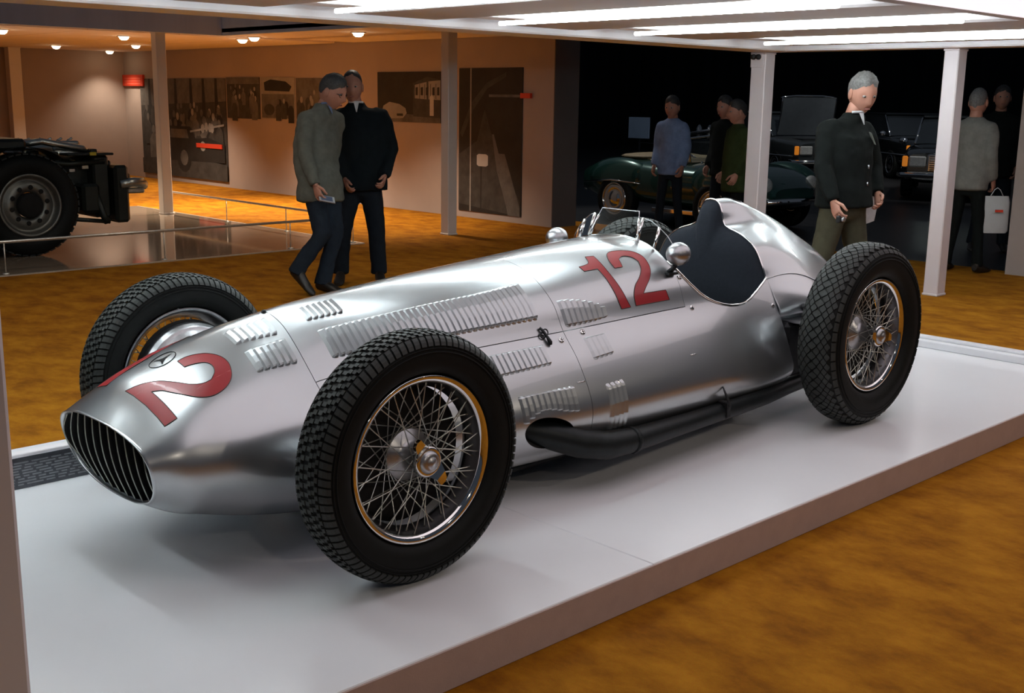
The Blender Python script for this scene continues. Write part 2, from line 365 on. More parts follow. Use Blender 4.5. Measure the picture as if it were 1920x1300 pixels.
column(6.12, 6.34, 18.6, 18.8, CZ, M_colgrey, 'warm lit column at the far left edge above the truck')
# ================================================================== RACING CAR: body surface from lofted half sections
ST=[ # u, pts (y,z) k=0..10
(-.64,[(0,.615),(.10,.613),(.20,.60),(.28,.575),(.315,.54),(.322,.495),(.305,.44),(.25,.39),(.16,.36),(.08,.35),(0,.347)]),
(-.57,[(0,.693),(.11,.683),(.21,.653),(.29,.612),(.34,.565),(.357,.505),(.348,.44),(.315,.39),(.25,.347),(.15,.325),(0,.318)]),
(-.447,[(0,.766),(.10,.755),(.20,.722),(.283,.67),(.335,.615),(.378,.545),(.385,.47),(.36,.40),(.30,.335),(.19,.295),(0,.284)]),
(-.25,[(0,.838),(.1,.82),(.19,.776),(.265,.718),(.325,.655),(.395,.57),(.42,.485),(.405,.40),(.35,.315),(.24,.258),(0,.24)]),
(-.055,[(0,.882),(.1,.855),(.178,.80),(.245,.74),(.30,.688),(.39,.60),(.445,.50),(.44,.40),(.385,.305),(.28,.24),(0,.212)]),
(.4,[(0,.932),(.12,.909),(.21,.859),(.285,.789),(.338,.713),(.42,.615),(.488,.50),(.49,.405),(.44,.31),(.34,.24),(0,.205)]),
(1.027,[(0,.979),(.15,.957),(.255,.903),(.335,.831),(.39,.735),(.475,.63),(.545,.50),(.556,.41),(.52,.32),(.43,.256),(0,.21)]),
(1.79,[(0,1.028),(.17,1.003),(.29,.935),(.36,.847),(.40,.75),(.47,.64),(.54,.50),(.556,.41),(.525,.33),(.44,.272),(0,.22)]),
(2.464,[(0,1.03),(.16,1.0),(.265,.935),(.325,.83),(.375,.738),(.435,.62),(.495,.48),(.52,.40),(.49,.345),(.40,.30),(0,.25)]),
(2.75,[(0,1.02),(.15,.99),(.255,.93),(.31,.82),(.36,.725),(.415,.61),(.465,.48),(.487,.42),(.455,.37),(.37,.33),(0,.28)]),
]
BU=np.array([s[0] for s in ST]);BP=np.array([s[1] for s in ST],float)
def _tan(U,P):
    T=np.zeros_like(P);n=len(U)
    for i in range(n):
        if i==0:T[i]=(P[1]-P[0])/(U[1]-U[0])
        elif i==n-1:T[i]=(P[-1]-P[-2])/(U[-1]-U[-2])
        else:
            a=U[i]-U[i-1];b=U[i+1]-U[i]
            T[i]=((P[i]-P[i-1])/a*b+(P[i+1]-P[i])/b*a)/(a+b)
    return T
def section(U,P,T,u):
    i=int(np.clip(np.searchsorted(U,u)-1,0,len(U)-2));h=U[i+1]-U[i];t=(u-U[i])/h
    return (2*t**3-3*t*t+1)*P[i]+(t**3-2*t*t+t)*h*T[i]+(-2*t**3+3*t*t)*P[i+1]+(t**3-t*t)*h*T[i+1]
BT=_tan(BU,BP)
def along(Q,s):
    n=len(Q)-1;i=int(np.clip(np.floor(s),0,n-1));t=s-i
    g=lambda k:np.array([-Q[-k][0],Q[-k][1]]) if k<0 else (np.array([-Q[2*n-k][0],Q[2*n-k][1]]) if k>n else Q[k])
    a,b,c,d=g(i-1),g(i),g(i+1),g(i+2)
    return .5*(2*b+(c-a)*t+(2*a-5*b+4*c-d)*t*t+(3*b-a-3*c+d)*t**3)
def S(u,s,side=-1):
    y,z=along(section(BU,BP,BT,u),s)
    x=u
    if u<-.447: # tilt of the mouth plane
        k=(-.447-u)/(.64-.447);x=u-.22*(z-.47)*k*k
    return np.array([x,side*y,z])
def Nrm(u, s, side=-1):
    e = 1e-3
    a = S(u+e, s, side)-S(u-e, s, side); b = S(u, min(s+e, 10), side)-S(u, max(s-e, 0), side)
    n = np.cross(a, b); n = n/(np.linalg.norm(n)+1e-12); p = S(u, s, side)
    if n @ (p-np.array([p[0]+.02, 0, .52])) < 0: n = -n
    return n
def SO(u, s, side=-1, h=0.):
    p = S(u, s, side)
    return p+Nrm(u, s, side)*h if h else p
car = thing('racing_car', (1.36, 0, H), 'silver single seater racing car with red number 12 on the white platform', 'racing car'); CB = (1.36, 0, H)
def cpart(name, mb, m, label=None, fix=True):
    o = mb.build(name, m, car, CB, fix)
    if label: o['label'] = label
    return o
def panel(name, us, rows, smooth=True, closed=False, skirt=.012, m=None, hole=None, off=0., label=None):
    # rows: function u -> list of (s, side)
    G = []; Sk = []
    for u in us:
        r = rows(u); G.append([SO(u, s, sd, off) for s, sd in r]); Sk.append(r)
    mb = MB(); mb.grid(G, smooth=True, closed_j=closed)
    a, b = len(G), len(G[0])
    if hole:
        cu, cs, ru, rs, tl = hole
        ins = set(); UV = [(us[i], Sk[i][j][0]) for i in range(a) for j in range(b)]
        d = lambda q: ((q[0]-cu)/ru)**2+((q[1]-cs-(q[0]-cu)*tl)/rs)**2
        ins = {k for k, q in enumerate(UV) if d(q) < 1}
        keep = [f for f in mb.f if not all(k in ins for k in f)]
        used = {k for f in keep for k in f} & ins
        for k in used:
            u0, s0 = UV[k]; q = math.sqrt(max(d(UV[k]), 1e-6)); du = (u0-cu)/q; ds = (s0-cs-(u0-cu)*tl)/q
            u1 = cu+du; s1 = cs+ds+du*tl; mb.v[k] = tuple(SO(u1, s1, Sk[0][0][1], off))
        mb.f = keep; mb.mi = [0]*len(keep); mb.sm = [True]*len(keep)
    if skirt:
        def sk(line, ring=False):
            inner = [SO(u, s, sd, -skirt) for u, s, sd in line]; outer = [SO(u, s, sd, off) for u, s, sd in line]
            mb.grid([outer, inner], smooth=False, closed_j=ring)
        sk([(us[0], *q) for q in Sk[0]], closed); sk([(us[-1], *q) for q in Sk[-1]], closed)
        if not closed:
            sk([(us[i], *Sk[i][0]) for i in range(a)]); sk([(us[i], *Sk[i][-1]) for i in range(a)])
    return cpart(name, mb, m or M_silver, label, fix=True)
lin = lambda a, b, n: [a+(b-a)*i/(n-1) for i in range(n)]
ring_rows = lambda u: [(s, -1) for s in lin(0, 10, 61)]+[(s, 1) for s in lin(10, 0, 61)[1:-1]]
nose = panel('nose_cowl', [-.64, -.63, -.615, -.6, -.585]+lin(-.57, -.0565, 34), ring_rows, closed=True)
# rolled lip of the mouth
mouth = [S(-.64, s, sd) for s, sd in ring_rows(0)]
mc = np.array([-.648, 0, .478])
def mring(k, dx): return [mc+(p-mc)*np.array([1, k, k])+np.array([dx, 0, 0]) for p in mouth]
cpart('mouth_lip', MB().grid([mring(1, 0), mring(.992, -.007), mring(.975, -.010), mring(.955, -.006), mring(.945, .006), mring(.94, .04), mring(.93, .12)], closed_j=True), M_silver)
cpart('radiator_core', MB().add([p for p in mring(.95, .10)], [tuple(range(len(mouth)))]), M_black)
half = [(S(-.64, s, -1)*np.array([1, .945, 1])) for s in lin(0, 10, 81)]
hy = np.array([-p[1] for p in half]); hz = np.array([mc[2]+(p[2]-mc[2])*.945 for p in half]); imx = int(hy.argmax())
M_vane = mat('grille_vane', (.30, .31, .27), rough=.4, metal=.9, noise=.15, nscale=30)
for i in range(11):
    y = -.27+.54*i/10; ay = abs(y)
    zt = np.interp(ay, hy[:imx+1], hz[:imx+1]); zb = np.interp(ay, hy[imx:][::-1], hz[imx:][::-1])
    pf_, pb_ = [], []
    for k in range(11):
        t = k/10; z = zb+(zt-zb)*t; x = -.64-.22*(z-.47)-.018*math.sin(PI*t)+.006; yy = y*(1+.10*math.sin(PI*t))
        pf_.append((x, yy, z)); pb_.append((x+.035, yy*.97, z))
    mb = MB()
    mb.grid([[(p[0], p[1]-.0028, p[2]) for p in pf_], [(p[0]-.003, p[1], p[2]) for p in pf_], [(p[0], p[1]+.0028, p[2]) for p in pf_], [(p[0], p[1]+.001, p[2]) for p in pb_], [(p[0], p[1]-.001, p[2]) for p in pb_], [(p[0], p[1]-.0028, p[2]) for p in pf_]])
    mb.mi = [0 if q // 10 in (0, 1) else 1 for q in range(len(mb.f))]  # flanks coloured black as shade, so only front edges look lit
    cpart('grille_bar', mb, [M_vane, M_black])
over = lambda s1, n: (lambda u: [(s, -1) for s in lin(s1, 0, n)]+[(s, 1) for s in lin(0, s1, n)[1:]])
panel('bonnet', lin(-.0540, 1.0258, 55), over(3.985, 26))
panel('scuttle', lin(1.0282, 1.7705, 40), over(3.985, 26))
SE_U = [1.772, 1.79, 1.805, 1.84, 1.894, 1.94, 1.987, 2.04, 2.093, 2.15, 2.207, 2.27, 2.336, 2.40, 2.462]
SE_S = [1.95, 2.33, 2.60, 3.06, 3.54, 3.83, 4.02, 4.16, 4.25, 4.28, 4.245, 4.10, 3.86, 3.58, 3.27]
s_edge = lambda u: float(np.interp(u, SE_U, SE_S))
HOLE = (.818, 7.12, .122, .70, 2.0)
for sd in (-1, 1):
    panel('side_panel', lin(-.0540, 1.0258, 130), lambda u: [(s, sd) for s in lin(4.015, 10, 90)], hole=HOLE)
    cs_ = MB(); rw = lin(4.015, 10, 46)
    cs_.grid([[S(u, s, sd) for s in rw] for u in lin(1.0282, 1.772, 37)])
    def crow(u):
        e = s_edge(u); m_ = max(4.015, e+.3); return lin(e, m_, 13)[:-1]+lin(m_, 10, 46)
    cs_.grid([[S(u, s, sd) for s in crow(u)] for u in lin(1.772, 2.462, 57)])
    for L_ in ([(1.0282, s) for s in rw], [(u, 4.015) for u in lin(1.0282, 1.772, 37)], [(1.772, s) for s in lin(s_edge(1.772), 4.015, 12)], [(2.462, s) for s in lin(3.27, 10, 46)]):
        cs_.grid([[S(u, s, sd) for u, s in L_], [SO(u, s, sd, -.012) for u, s in L_]], smooth=False)
    o_ = cpart('cockpit_side_panel', cs_, M_silver)
    # rolled wire edge of the cockpit
    cpart('cockpit_rim', MB().tube([SO(u, s_edge(u), sd, .001) for u in lin(1.7735, 2.46, 40)], .006, 8), M_chrome)
    # dark trim lining the cockpit
    panel('cockpit_lining', lin(1.74, 2.462, 24), lambda u: [(s, sd) for s in lin(max(1.9, s_edge(u)+.06) if u > 1.7735 else 2.1, 9.4, 24)], skirt=0, m=M_navy, off=-.022)
    # dark liner behind the exhaust opening
    lb = MB(); cu, cs, ru, rs, tl = HOLE
    rg = []
    for h, k in ((0.0, 1.0), (-.012, .99), (-.10, .96)):
        rg.append([SO(cu+ru*k*math.cos(a), cs+rs*k*math.sin(a)+ru*k*math.cos(a)*tl, sd, h) for a in [2*PI*i/40 for i in range(40)]])
    lb.grid(rg, closed_j=True); lb.add(rg[-1], [tuple(range(40))]); cpart('exhaust_recess', lb, M_black)
cpart('dashboard', MB().add([S(1.745, s, sd)*np.array([1, .97, 1])-np.array([0, 0, .012]) for s, sd in over(8, 24)(0)], [tuple(range(47))]), M_black)
# ------------------------------------------------------------------ tail with headrest hump
TS = [
(2.466, [(0, 1.15), (.04, 1.138), (.062, 1.095), (.088, 1.03), (.19, .99), (.262, .94), (.311, .858), (.338, .80), (.385, .72), (.425, .65), (.40, .60), (.33, .50), (.30, .38), (.2, .29), (0, .27)]),
(2.60, [(0, 1.147), (.045, 1.134), (.075, 1.09), (.115, 1.035), (.20, .985), (.265, .93), (.315, .855), (.36, .79), (.42, .72), (.45, .65), (.41, .60), (.33, .5), (.30, .38), (.2, .29), (0, .27)]),
(2.76, [(0, 1.102), (.05, 1.09), (.09, 1.055), (.14, 1.005), (.205, .955), (.265, .90), (.32, .838), (.375, .775), (.44, .70), (.46, .635), (.41, .595), (.32, .5), (.28, .4), (.2, .31), (0, .29)]),
(3.05, [(0, .985), (.055, .975), (.105, .948), (.15, .91), (.2, .868), (.25, .82), (.3, .765), (.345, .705), (.375, .65), (.375, .6), (.35, .56), (.29, .48), (.25, .41), (.18, .35), (0, .33)]),
(3.385, [(0, .79), (.05, .783), (.095, .765), (.135, .738), (.165, .71), (.19, .68), (.21, .648), (.225, .615), (.23, .58), (.225, .55), (.21, .52), (.18, .48), (.15, .45), (.1, .42), (0, .405)]),
(3.60, [(0, .585), (.012, .583), (.024, .578), (.032, .572), (.038, .566), (.042, .56), (.045, .553), (.046, .546), (.046, .54), (.044, .533), (.04, .526), (.034, .52), (.026, .515), (.014, .512), (0, .511)])]
TU = np.array([t[0] for t in TS]); TP = np.array([t[1] for t in TS], float); TT_ = _tan(TU, TP)
def ST_(u, s, sd):
    y, z = along(section(TU, TP, TT_, u), s); return np.array([u, sd*y, z])
tail_rows = [(s, -1) for s in lin(0, 14, 71)]+[(s, 1) for s in lin(14, 0, 71)[1:-1]]
cpart('tail', MB().grid([[ST_(u, s, sd) for s, sd in tail_rows] for u in lin(2.466, 3.2, 44)+lin(3.23, 3.60, 16)]+[[np.array([3.607, 0, .547])]*len(tail_rows)], closed_j=True), M_silver)
out = [ST_(2.466, s, sd) for s, sd in [(s, -1) for s in lin(0, 11, 60)]+[(s, 1) for s in lin(11, 0, 60)[1:-1]]]
ctr = np.array([2.40, 0, .80]); rg = []
for k, dx in ((1, .002), (.985, -.004), (.96, -.018), (.9, -.034), (.75, -.05), (.5, -.06), (.25, -.064)):
    rg.append([np.array([2.466+dx, p[1]*k, ctr[2]+(p[2]-ctr[2])*k]) for p in out])
sb = MB().grid(rg, closed_j=True); sb.add(rg[-1], [tuple(range(len(out)))]); cpart('seat_back', sb, M_navy, 'navy cloth seat back and headrest')
cpart('seat_squab', MB().box((1.98, -.2, .27), (2.41, .2, .42), bev=.03), M_navy)
cpart('coaming', MB().tube([ST_(2.464, s, sd)+np.array([-.002, 0, 0]) for s, sd in [(s, -1) for s in lin(7.1, 0, 50)]+[(s, 1) for s in lin(0, 7.1, 50)[1:]]], .005, 8), M_chrome)
cpart('panel_seam', MB().tube([ST_(2.466+.5*t, 7.05-.6*math.sin(PI*min(t*1.1, 1))*(1-t*.3)+.4*t, -1)+np.array([0, -.001, .001]) for t in lin(0, 1, 24)], .0025, 6), M_alloy)
cpart('panel_seam', MB().tube([ST_(2.4665, s, -1) for s in lin(7.05, 9.2, 16)], .004, 6), M_silver)
fc = [ST_(2.63+.05*math.cos(a), abs(.9*math.sin(a)), -1 if math.sin(a) > 0 else 1)+np.array([.0, 0, .001]) for a in [2*PI*i/28 for i in range(28)]]
cpart('filler_flap', MB().tube(fc, .0025, 6, closed=True), M_darkmetal)
# ------------------------------------------------------------------ louvres
def louvre(u, s0, s1, du=.0215, h=.011, sd=-1):
    h *= 1.3
    G = []
    us_ = (0, .5, .98, 1.0); hs = (0, .55, 1.0, -.1)
    for a, hh in zip(us_, hs):
        G.append([SO(u+du*a, s0+(s1-s0)*t, sd, .0006+h*hh*e if hh > 0 else -.002) for t, e in ((0, 0), (.05, .8), (.09, 1), (.36, 1), (.64, 1), (.91, 1), (.95, .8), (1, 0))])
    cpart('louvre', MB().grid(G, smooth=False), M_silver)
def row(n, ua, ub, tops, bots, du, h=.011):
    for i in range(n):
        t = i/(n-1); xs = lin(0, 1, len(tops)); xb = lin(0, 1, len(bots))
        louvre(ua+(ub-ua)*t, float(np.interp(t, xs, tops)), float(np.interp(t, xb, bots)), du, h)
row(6, -.242, -.111, (1.7, 1.68), (2.73, 2.86), .025, .010)
row(6, -.25, -.119, (.47, .48), (1.3, 1.43), .025, .008)
row(34, .044, .894, (1.72, 1.83, 1.87, 1.88, 1.76), (3.14, 3.28, 3.37, 3.42, 3.44), .0250, .011)
row(6, .03, .15, (.53, .50), (1.25, 1.32), .0235, .009)
row(8, 1.046, 1.248, (2.86, 2.88, 2.92, 2.97, 3.05, 3.13, 3.25, 3.40), (3.9, 3.9, 3.88, 3.82), .0245, .012)
row(14, .532, .863, (4.34, 4.31), (5.03, 4.94), .0240, .011)
row(4, 1.105, 1.19, (4.34, 4.33), (5.05, 5.01), .0245, .011)
row(10, .683, .925, (5.58, 5.57), (6.5, 6.33, 6.19, 6.12, 6.12, 6.16, 6.22, 6.3, 6.36, 6.4), .024, .010)
row(4, 1.117, 1.196, (5.70, 5.68), (7.74, 7.67), .022, .007)
# ------------------------------------------------------------------ painted numbers and emblem
N2 = [(-0.3175, 2.285), (-0.3071, 1.866), (-0.3157, 1.462), (-0.3412, 1.092), (-0.3675, 0.874), (-0.397, 0.714), (-0.4241, 0.676), (-0.4252, 1.151), (-0.4032, 1.237), (-0.3686, 1.438), (-0.3573, 1.713), (-0.3655, 1.998), (-0.3886, 2.209), (-0.4179, 2.173), (-0.4502, 1.912), (-0.4848, 1.333), (-0.5065, 0.955), (-0.5339, 0.6), (-0.5688, 0.295), (-0.566, 2.688), (-0.5309, 2.709), (-0.5369, 1.18), (-0.517, 1.425), (-0.5045, 1.703), (-0.4749, 2.234), (-0.4471, 2.575), (-0.4104, 2.778), (-0.3698, 2.758), (-0.3364, 2.571)]
N1 = [(-.57, .95), (-.57, 1.7), (-.36, 1.7), (-.40, 2.2), (-.36, 2.45), (-.30, 1.85), (-.29, .95)]
C1 = [(1.366, 1.146), (1.4089, 1.188), (1.4042, 1.54), (1.4011, 2.128), (1.4083, 2.765), (1.4179, 3.269), (1.4313, 3.633), (1.3755, 3.634), (1.3686, 3.276), (1.3643, 2.707), (1.3632, 2.235), (1.3607, 1.811), (1.2861, 1.812), (1.2815, 1.566), (1.3309, 1.515), (1.3519, 1.398)]
C2 = [(1.4799, 1.261), (1.5089, 1.145), (1.546, 1.134), (1.5887, 1.194), (1.6313, 1.333), (1.6549, 1.587), (1.6528, 1.913), (1.6342, 2.289), (1.6008, 2.629), (1.5566, 2.944), (1.5278, 3.18), (1.6705, 3.189), (1.6798, 3.619), (1.4642, 3.621), (1.4691, 3.195), (1.4994, 2.805), (1.5474, 2.49), (1.5868, 2.15), (1.607, 1.811), (1.5954, 1.604), (1.57, 1.48), (1.5418, 1.462), (1.5139, 1.566), (1.4967, 1.924), (1.4508, 1.913), (1.4573, 1.543)]
def smooth_poly(P, sharp=42):
    # Catmull-Rom through soft corners, straight into sharp ones
    n = len(P); o = []
    A = [np.array([p[0]*8, p[1]]) for p in P]
    def ang(i):
        a = A[i]-A[i-1]; b = A[(i+1) % n]-A[i]; c = a @ b/(np.linalg.norm(a)*np.linalg.norm(b)+1e-9); return math.degrees(math.acos(max(-1, min(1, c))))
    hard = [ang(i) > sharp for i in range(n)]
    for i in range(n):
        j = (i+1) % n; p0 = A[i-1] if not hard[i] else A[i]; p3 = A[(j+1) % n] if not hard[j] else A[j]
        for t in (0, .25, .5, .75):
            q = .5*(2*A[i]+(A[j]-p0)*t+(2*p0-5*A[i]+4*A[j]-p3)*t*t+(3*A[i]-p0-3*A[j]+p3)*t**3); o.append((q[0]/8, q[1]))
    return o
from mathutils.geometry import tessellate_polygon
def decal(name, poly, sd, m, h=.0012, key=True, fS=None):
    fS = fS or (lambda u, s, hh: SO(u, max(s, 0), sd, hh))
    bm = bmesh.new(); vs = [bm.verts.new((p[0]*8, p[1], 0)) for p in poly]
    for tri in tessellate_polygon([[Vector((p[0]*8, p[1], 0)) for p in poly]]): bm.faces.new([vs[k] for k in tri])
    for _ in range(4):
        es = [e for e in bm.edges if e.calc_length() > .16]
        if not es: break
        bmesh.ops.subdivide_edges(bm, edges=es, cuts=1); bmesh.ops.triangulate(bm, faces=bm.faces[:])
    for v in bm.verts: v.co = Vector(fS(v.co.x/8, v.co.y, h))
    me = bpy.data.meshes.new(name); bm.to_mesh(me); bm.free(); me.materials.append(m)
    for p in me.polygons: p.use_smooth = True
    o = link(name, me, car, CB)
    if key:
        n = len(poly); k = MB().tube([fS(p[0], p[1], h) for p in poly], .0013, 5, closed=True).build('keyline', M_redline, o, CB)
        k.parent = o; k.matrix_parent_inverse = Matrix.Identity(4)
    return o
for P_, sd in ((N2, -1), (N1, 1)): decal('nose_number_digit', smooth_poly(P_), sd, M_red)
for P_ in (C1, C2): decal('scuttle_number_digit', smooth_poly(P_), -1, M_red)
# ring emblem with three arms, on the nose centre line
def EM(a, b, h=.0012): return SO(-.4415+a, abs(b)/.1, -1 if b < 0 else 1, h)
cpart('nose_emblem', MB().tube([EM(.0415*math.cos(t), .0415*math.sin(t)) for t in [2*PI*i/40 for i in range(40)]], .0012, 6, closed=True), M_black, 'black ring emblem with three-armed star on the nose')
star = MB()
for k in range(3):
    a = 2*PI*k/3
    tip = EM(.037*math.cos(a), .037*math.sin(a)); c0 = EM(0, 0, .0018)
    l = EM(.008*math.cos(a+PI/3), .008*math.sin(a+PI/3)); r = EM(.008*math.cos(a-PI/3), .008*math.sin(a-PI/3))
    star.add([c0, l, tip, r], [(0, 1, 2), (0, 2, 3)])
cpart('emblem_star', star, M_black)
# ------------------------------------------------------------------ fasteners and short dashes
for (u, s) in ((.996, 4.267), (1.12, 4.15), (1.8128, 4.081), (2.4295, 4.508), (1.7913, 2.75)):
    p = Vector(SO(u, s, -1, .0)); n = Vector(Nrm(u, s)); q = n.to_track_quat('Z', 'Y').to_matrix().to_4x4()
    mb = MB().lathe([(.0125, 0), (.0125, .002), (.0105, .004), (.006, .0048), (.0001, .005)], (0, 0, 0), 'z', 14)
    mb.box((-.007, -.0012, .0045), (.007, .0012, .0058), 1).box((-.0012, -.007, .0045), (.0012, .007, .0058), 1)
    o = mb.build('fastener', [M_chrome, M_black], car); o.matrix_local = Matrix.Translation(p-Vector(CB)) @ q
for (u, s) in ((.9805, 5.521), (1.6752, 5.505)):
    cpart('bright_dash', MB().tube([SO(u+.04*t, s, -1, .002) for t in lin(0, 1, 4)], .0025, 6), M_chrome)  # short chrome dashes lying along the side panel
# bonnet catch: two wire loops and a tongue
lt = MB()
lt.tube([SO(.915+.012*math.cos(a), 4.02+.10*math.sin(a), -1, .006) for a in [2*PI*i/14 for i in range(14)]], .0028, 6, closed=True)
lt.tube([SO(.935+.010*math.cos(a), 3.92+.10*math.sin(a), -1, .008) for a in [2*PI*i/14 for i in range(14)]], .0028, 6, closed=True)
lt.tube([SO(.915, 3.74, -1, .006), SO(.922, 3.9, -1, .012), SO(.928, 4.1, -1, .012), SO(.931, 4.3, -1, .010), SO(.932, 4.37, -1, .006)], [.006, .005, .0055, .009, .005], 8)
cpart('bonnet_catch', lt, M_darkmetal, 'small wire bonnet catch')
cpart('filler_knob', MB().lathe([(.009, -.004), (.009, .003), (.006, .008), (.0001, .009)], S(-.06, 0), 'z', 14), M_darkmetal)
# ------------------------------------------------------------------ exhaust
ex = [(.66, -.36, .42), (.76, -.43, .40), (.86, -.50, .372), (.96, -.555, .335), (1.08, -.58, .308), (1.25, -.578, .298), (1.6, -.56, .296), (2.0, -.53, .292), (2.3, -.49, .285), (2.55, -.44, .28), (3.0, -.42, .30), (3.45, -.40, .32)]
cpart('exhaust_pipe', MB().tube(ex, [.05, .052, .055, .057, .057, .05, .042, .04, .04, .039, .038, .037], 16), M_exhaust, 'blue-black exhaust pipe')
for k in range(2): cpart('exhaust_header', MB().tube([(.66+.1*k, -.33, .47-.03*k), (.78+.07*k, -.43, .43-.02*k), (.92+.03*k, -.53, .365)], [.034, .034, .03], 12), M_exhaust)
cpart('exhaust_joint', MB().tube([(1.225, -.579, .299), (1.245, -.578, .298)], .0545, 16), M_exhaust)
cpart('exhaust_hanger', MB().tube([(1.86, -.555, .41), (1.865, -.575, .37), (1.87, -.59, .33), (1.87, -.57, .27)], [.003, .006, .007, .006], 6).box((1.86, -.588, .275), (1.885, -.53, .345), bev=.004), M_darkmetal)
cpart('undertray', MB().box((.2, -.33, .188), (2.5, .33, .215), bev=.01), M_darkmetal)
# ------------------------------------------------------------------ windscreen and mirrors
ws = MB(); C0, C1_ = (1.735, 1.02), (1.785, 1.135)
pane = []
for t in lin(0, 1, 5):
    hw = .14-.028*t-.012*max(0, t-.8)*5*.2; x = C0[0]+(C1_[0]-C0[0])*t; z = C0[1]+(C1_[1]-C0[1])*t
    pane.append([(x+.25*(y*hw)**2*0+(.35*(y*hw)**2), y*hw, z-.55*(y*hw)**2*(1-t)) for y in lin(-1, 1, 13)])
ws.grid(pane); cpart('screen_rim', MB().tube([pane[i][0] for i in range(5)]+pane[-1]+[pane[i][-1] for i in range(4, -1, -1)], .0022, 6), M_alloy)
cpart('windscreen', ws, M_glass, 'small clear windscreen')
cpart('windscreen_frame', MB().tube([(p[0]-.001, p[1], p[2]-.002) for p in pane[0]], .007, 8), M_chrome)
for e in (0, -1): cpart('windscreen_frame', MB().tube([(r[e][0], r[e][1], r[e][2]) for r in pane[:4]], .0055, 8), M_chrome)
for sd in (-1, 1):
    w0 = [(1.742, sd*.145, 1.01), (1.752, sd*.185, 1.003), (1.76, sd*.225, .985), (1.768, sd*.265, .962), (1.775, sd*.30, .935), (1.785, sd*.33, .90)]
    hh = [.10, .095, .088, .078, .06, .03]
    top = [(p[0]+.035, p[1]*.985, p[2]+h) for p, h in zip(w0, hh)]
    wp = MB().grid([w0, top])
    cpart('side_screen', wp, M_glass)
    cpart('screen_stay', MB().tube([w0[2], ((w0[2][0]+top[2][0])/2, w0[2][1], (w0[2][2]+top[2][2])/2), top[2]], .0075, 8), M_chrome)
    cpart('screen_stay', MB().tube([w0[0], top[0]], .007, 8), M_chrome)
    cpart('screen_rim', MB().tube(top, .0022, 6), M_alloy)
    # bullet mirror
    mc_ = (1.757, sd*.362, .975)
    cpart('mirror', MB().lathe([(.0005, -.056), (.022, -.052), (.04, -.036), (.05, -.01), (.05, .012), (.042, .032), (.03, .038), (.0005, .038)], mc_, 'x', 24), M_alloy)
    cpart('mirror_stalk', MB().tube([(1.752, sd*.355, .93), (1.745, sd*.345, .91), (1.735, sd*.33, .895)], .011, 8).box((1.71, sd*.335-.02, .885), (1.77, sd*.335+.02, .895)), M_darkmetal)
# bulkhead closing the body behind the seat, dark axle casing below the tail
bk = [S(2.455, s, -1)*np.array([1, .985, 1]) for s in lin(3.4, 10, 30)]+[S(2.455, s, 1)*np.array([1, .985, 1]) for s in lin(10, 3.4, 30)[1:]]
cpart('rear_bulkhead', MB().add(bk, [tuple(range(len(bk)))]), M_black)
cpart('axle_casing', MB().tube([(2.73, -.52, .55), (2.73, -.40, .53), (2.73, -.2, .50), (2.73, .2, .50), (2.73, .40, .53), (2.73, .52, .55)], [.06, .09, .17, .17, .09, .06], 18), M_darkmetal)
cpart('trailing_arm', MB().box((2.47, -.47, .33), (2.70, -.40, .60), bev=.02), M_darkmetal)
cpart('trailing_arm', MB().box((2.47, .40, .33), (2.70, .47, .60), bev=.02), M_darkmetal)
# suspension and axles
for x, yb_, ye, z, r in ((0, .38, .60, .53, .03), (.12, .36, .58, .42, .02), (-.1, .36, .58, .44, .02), (2.73, .20, .58, .56, .04), (2.62, .30, .60, .66, .018)):
    for sd in (-1, 1): cpart('axle_arm', MB().tube([(x, sd*(yb_-.1), z), (x, sd*ye, z)], r, 10), M_darkmetal)
cpart('axle_strap', MB().box((2.50, -.60, .60), (2.66, -.34, .606)), M_alloy)
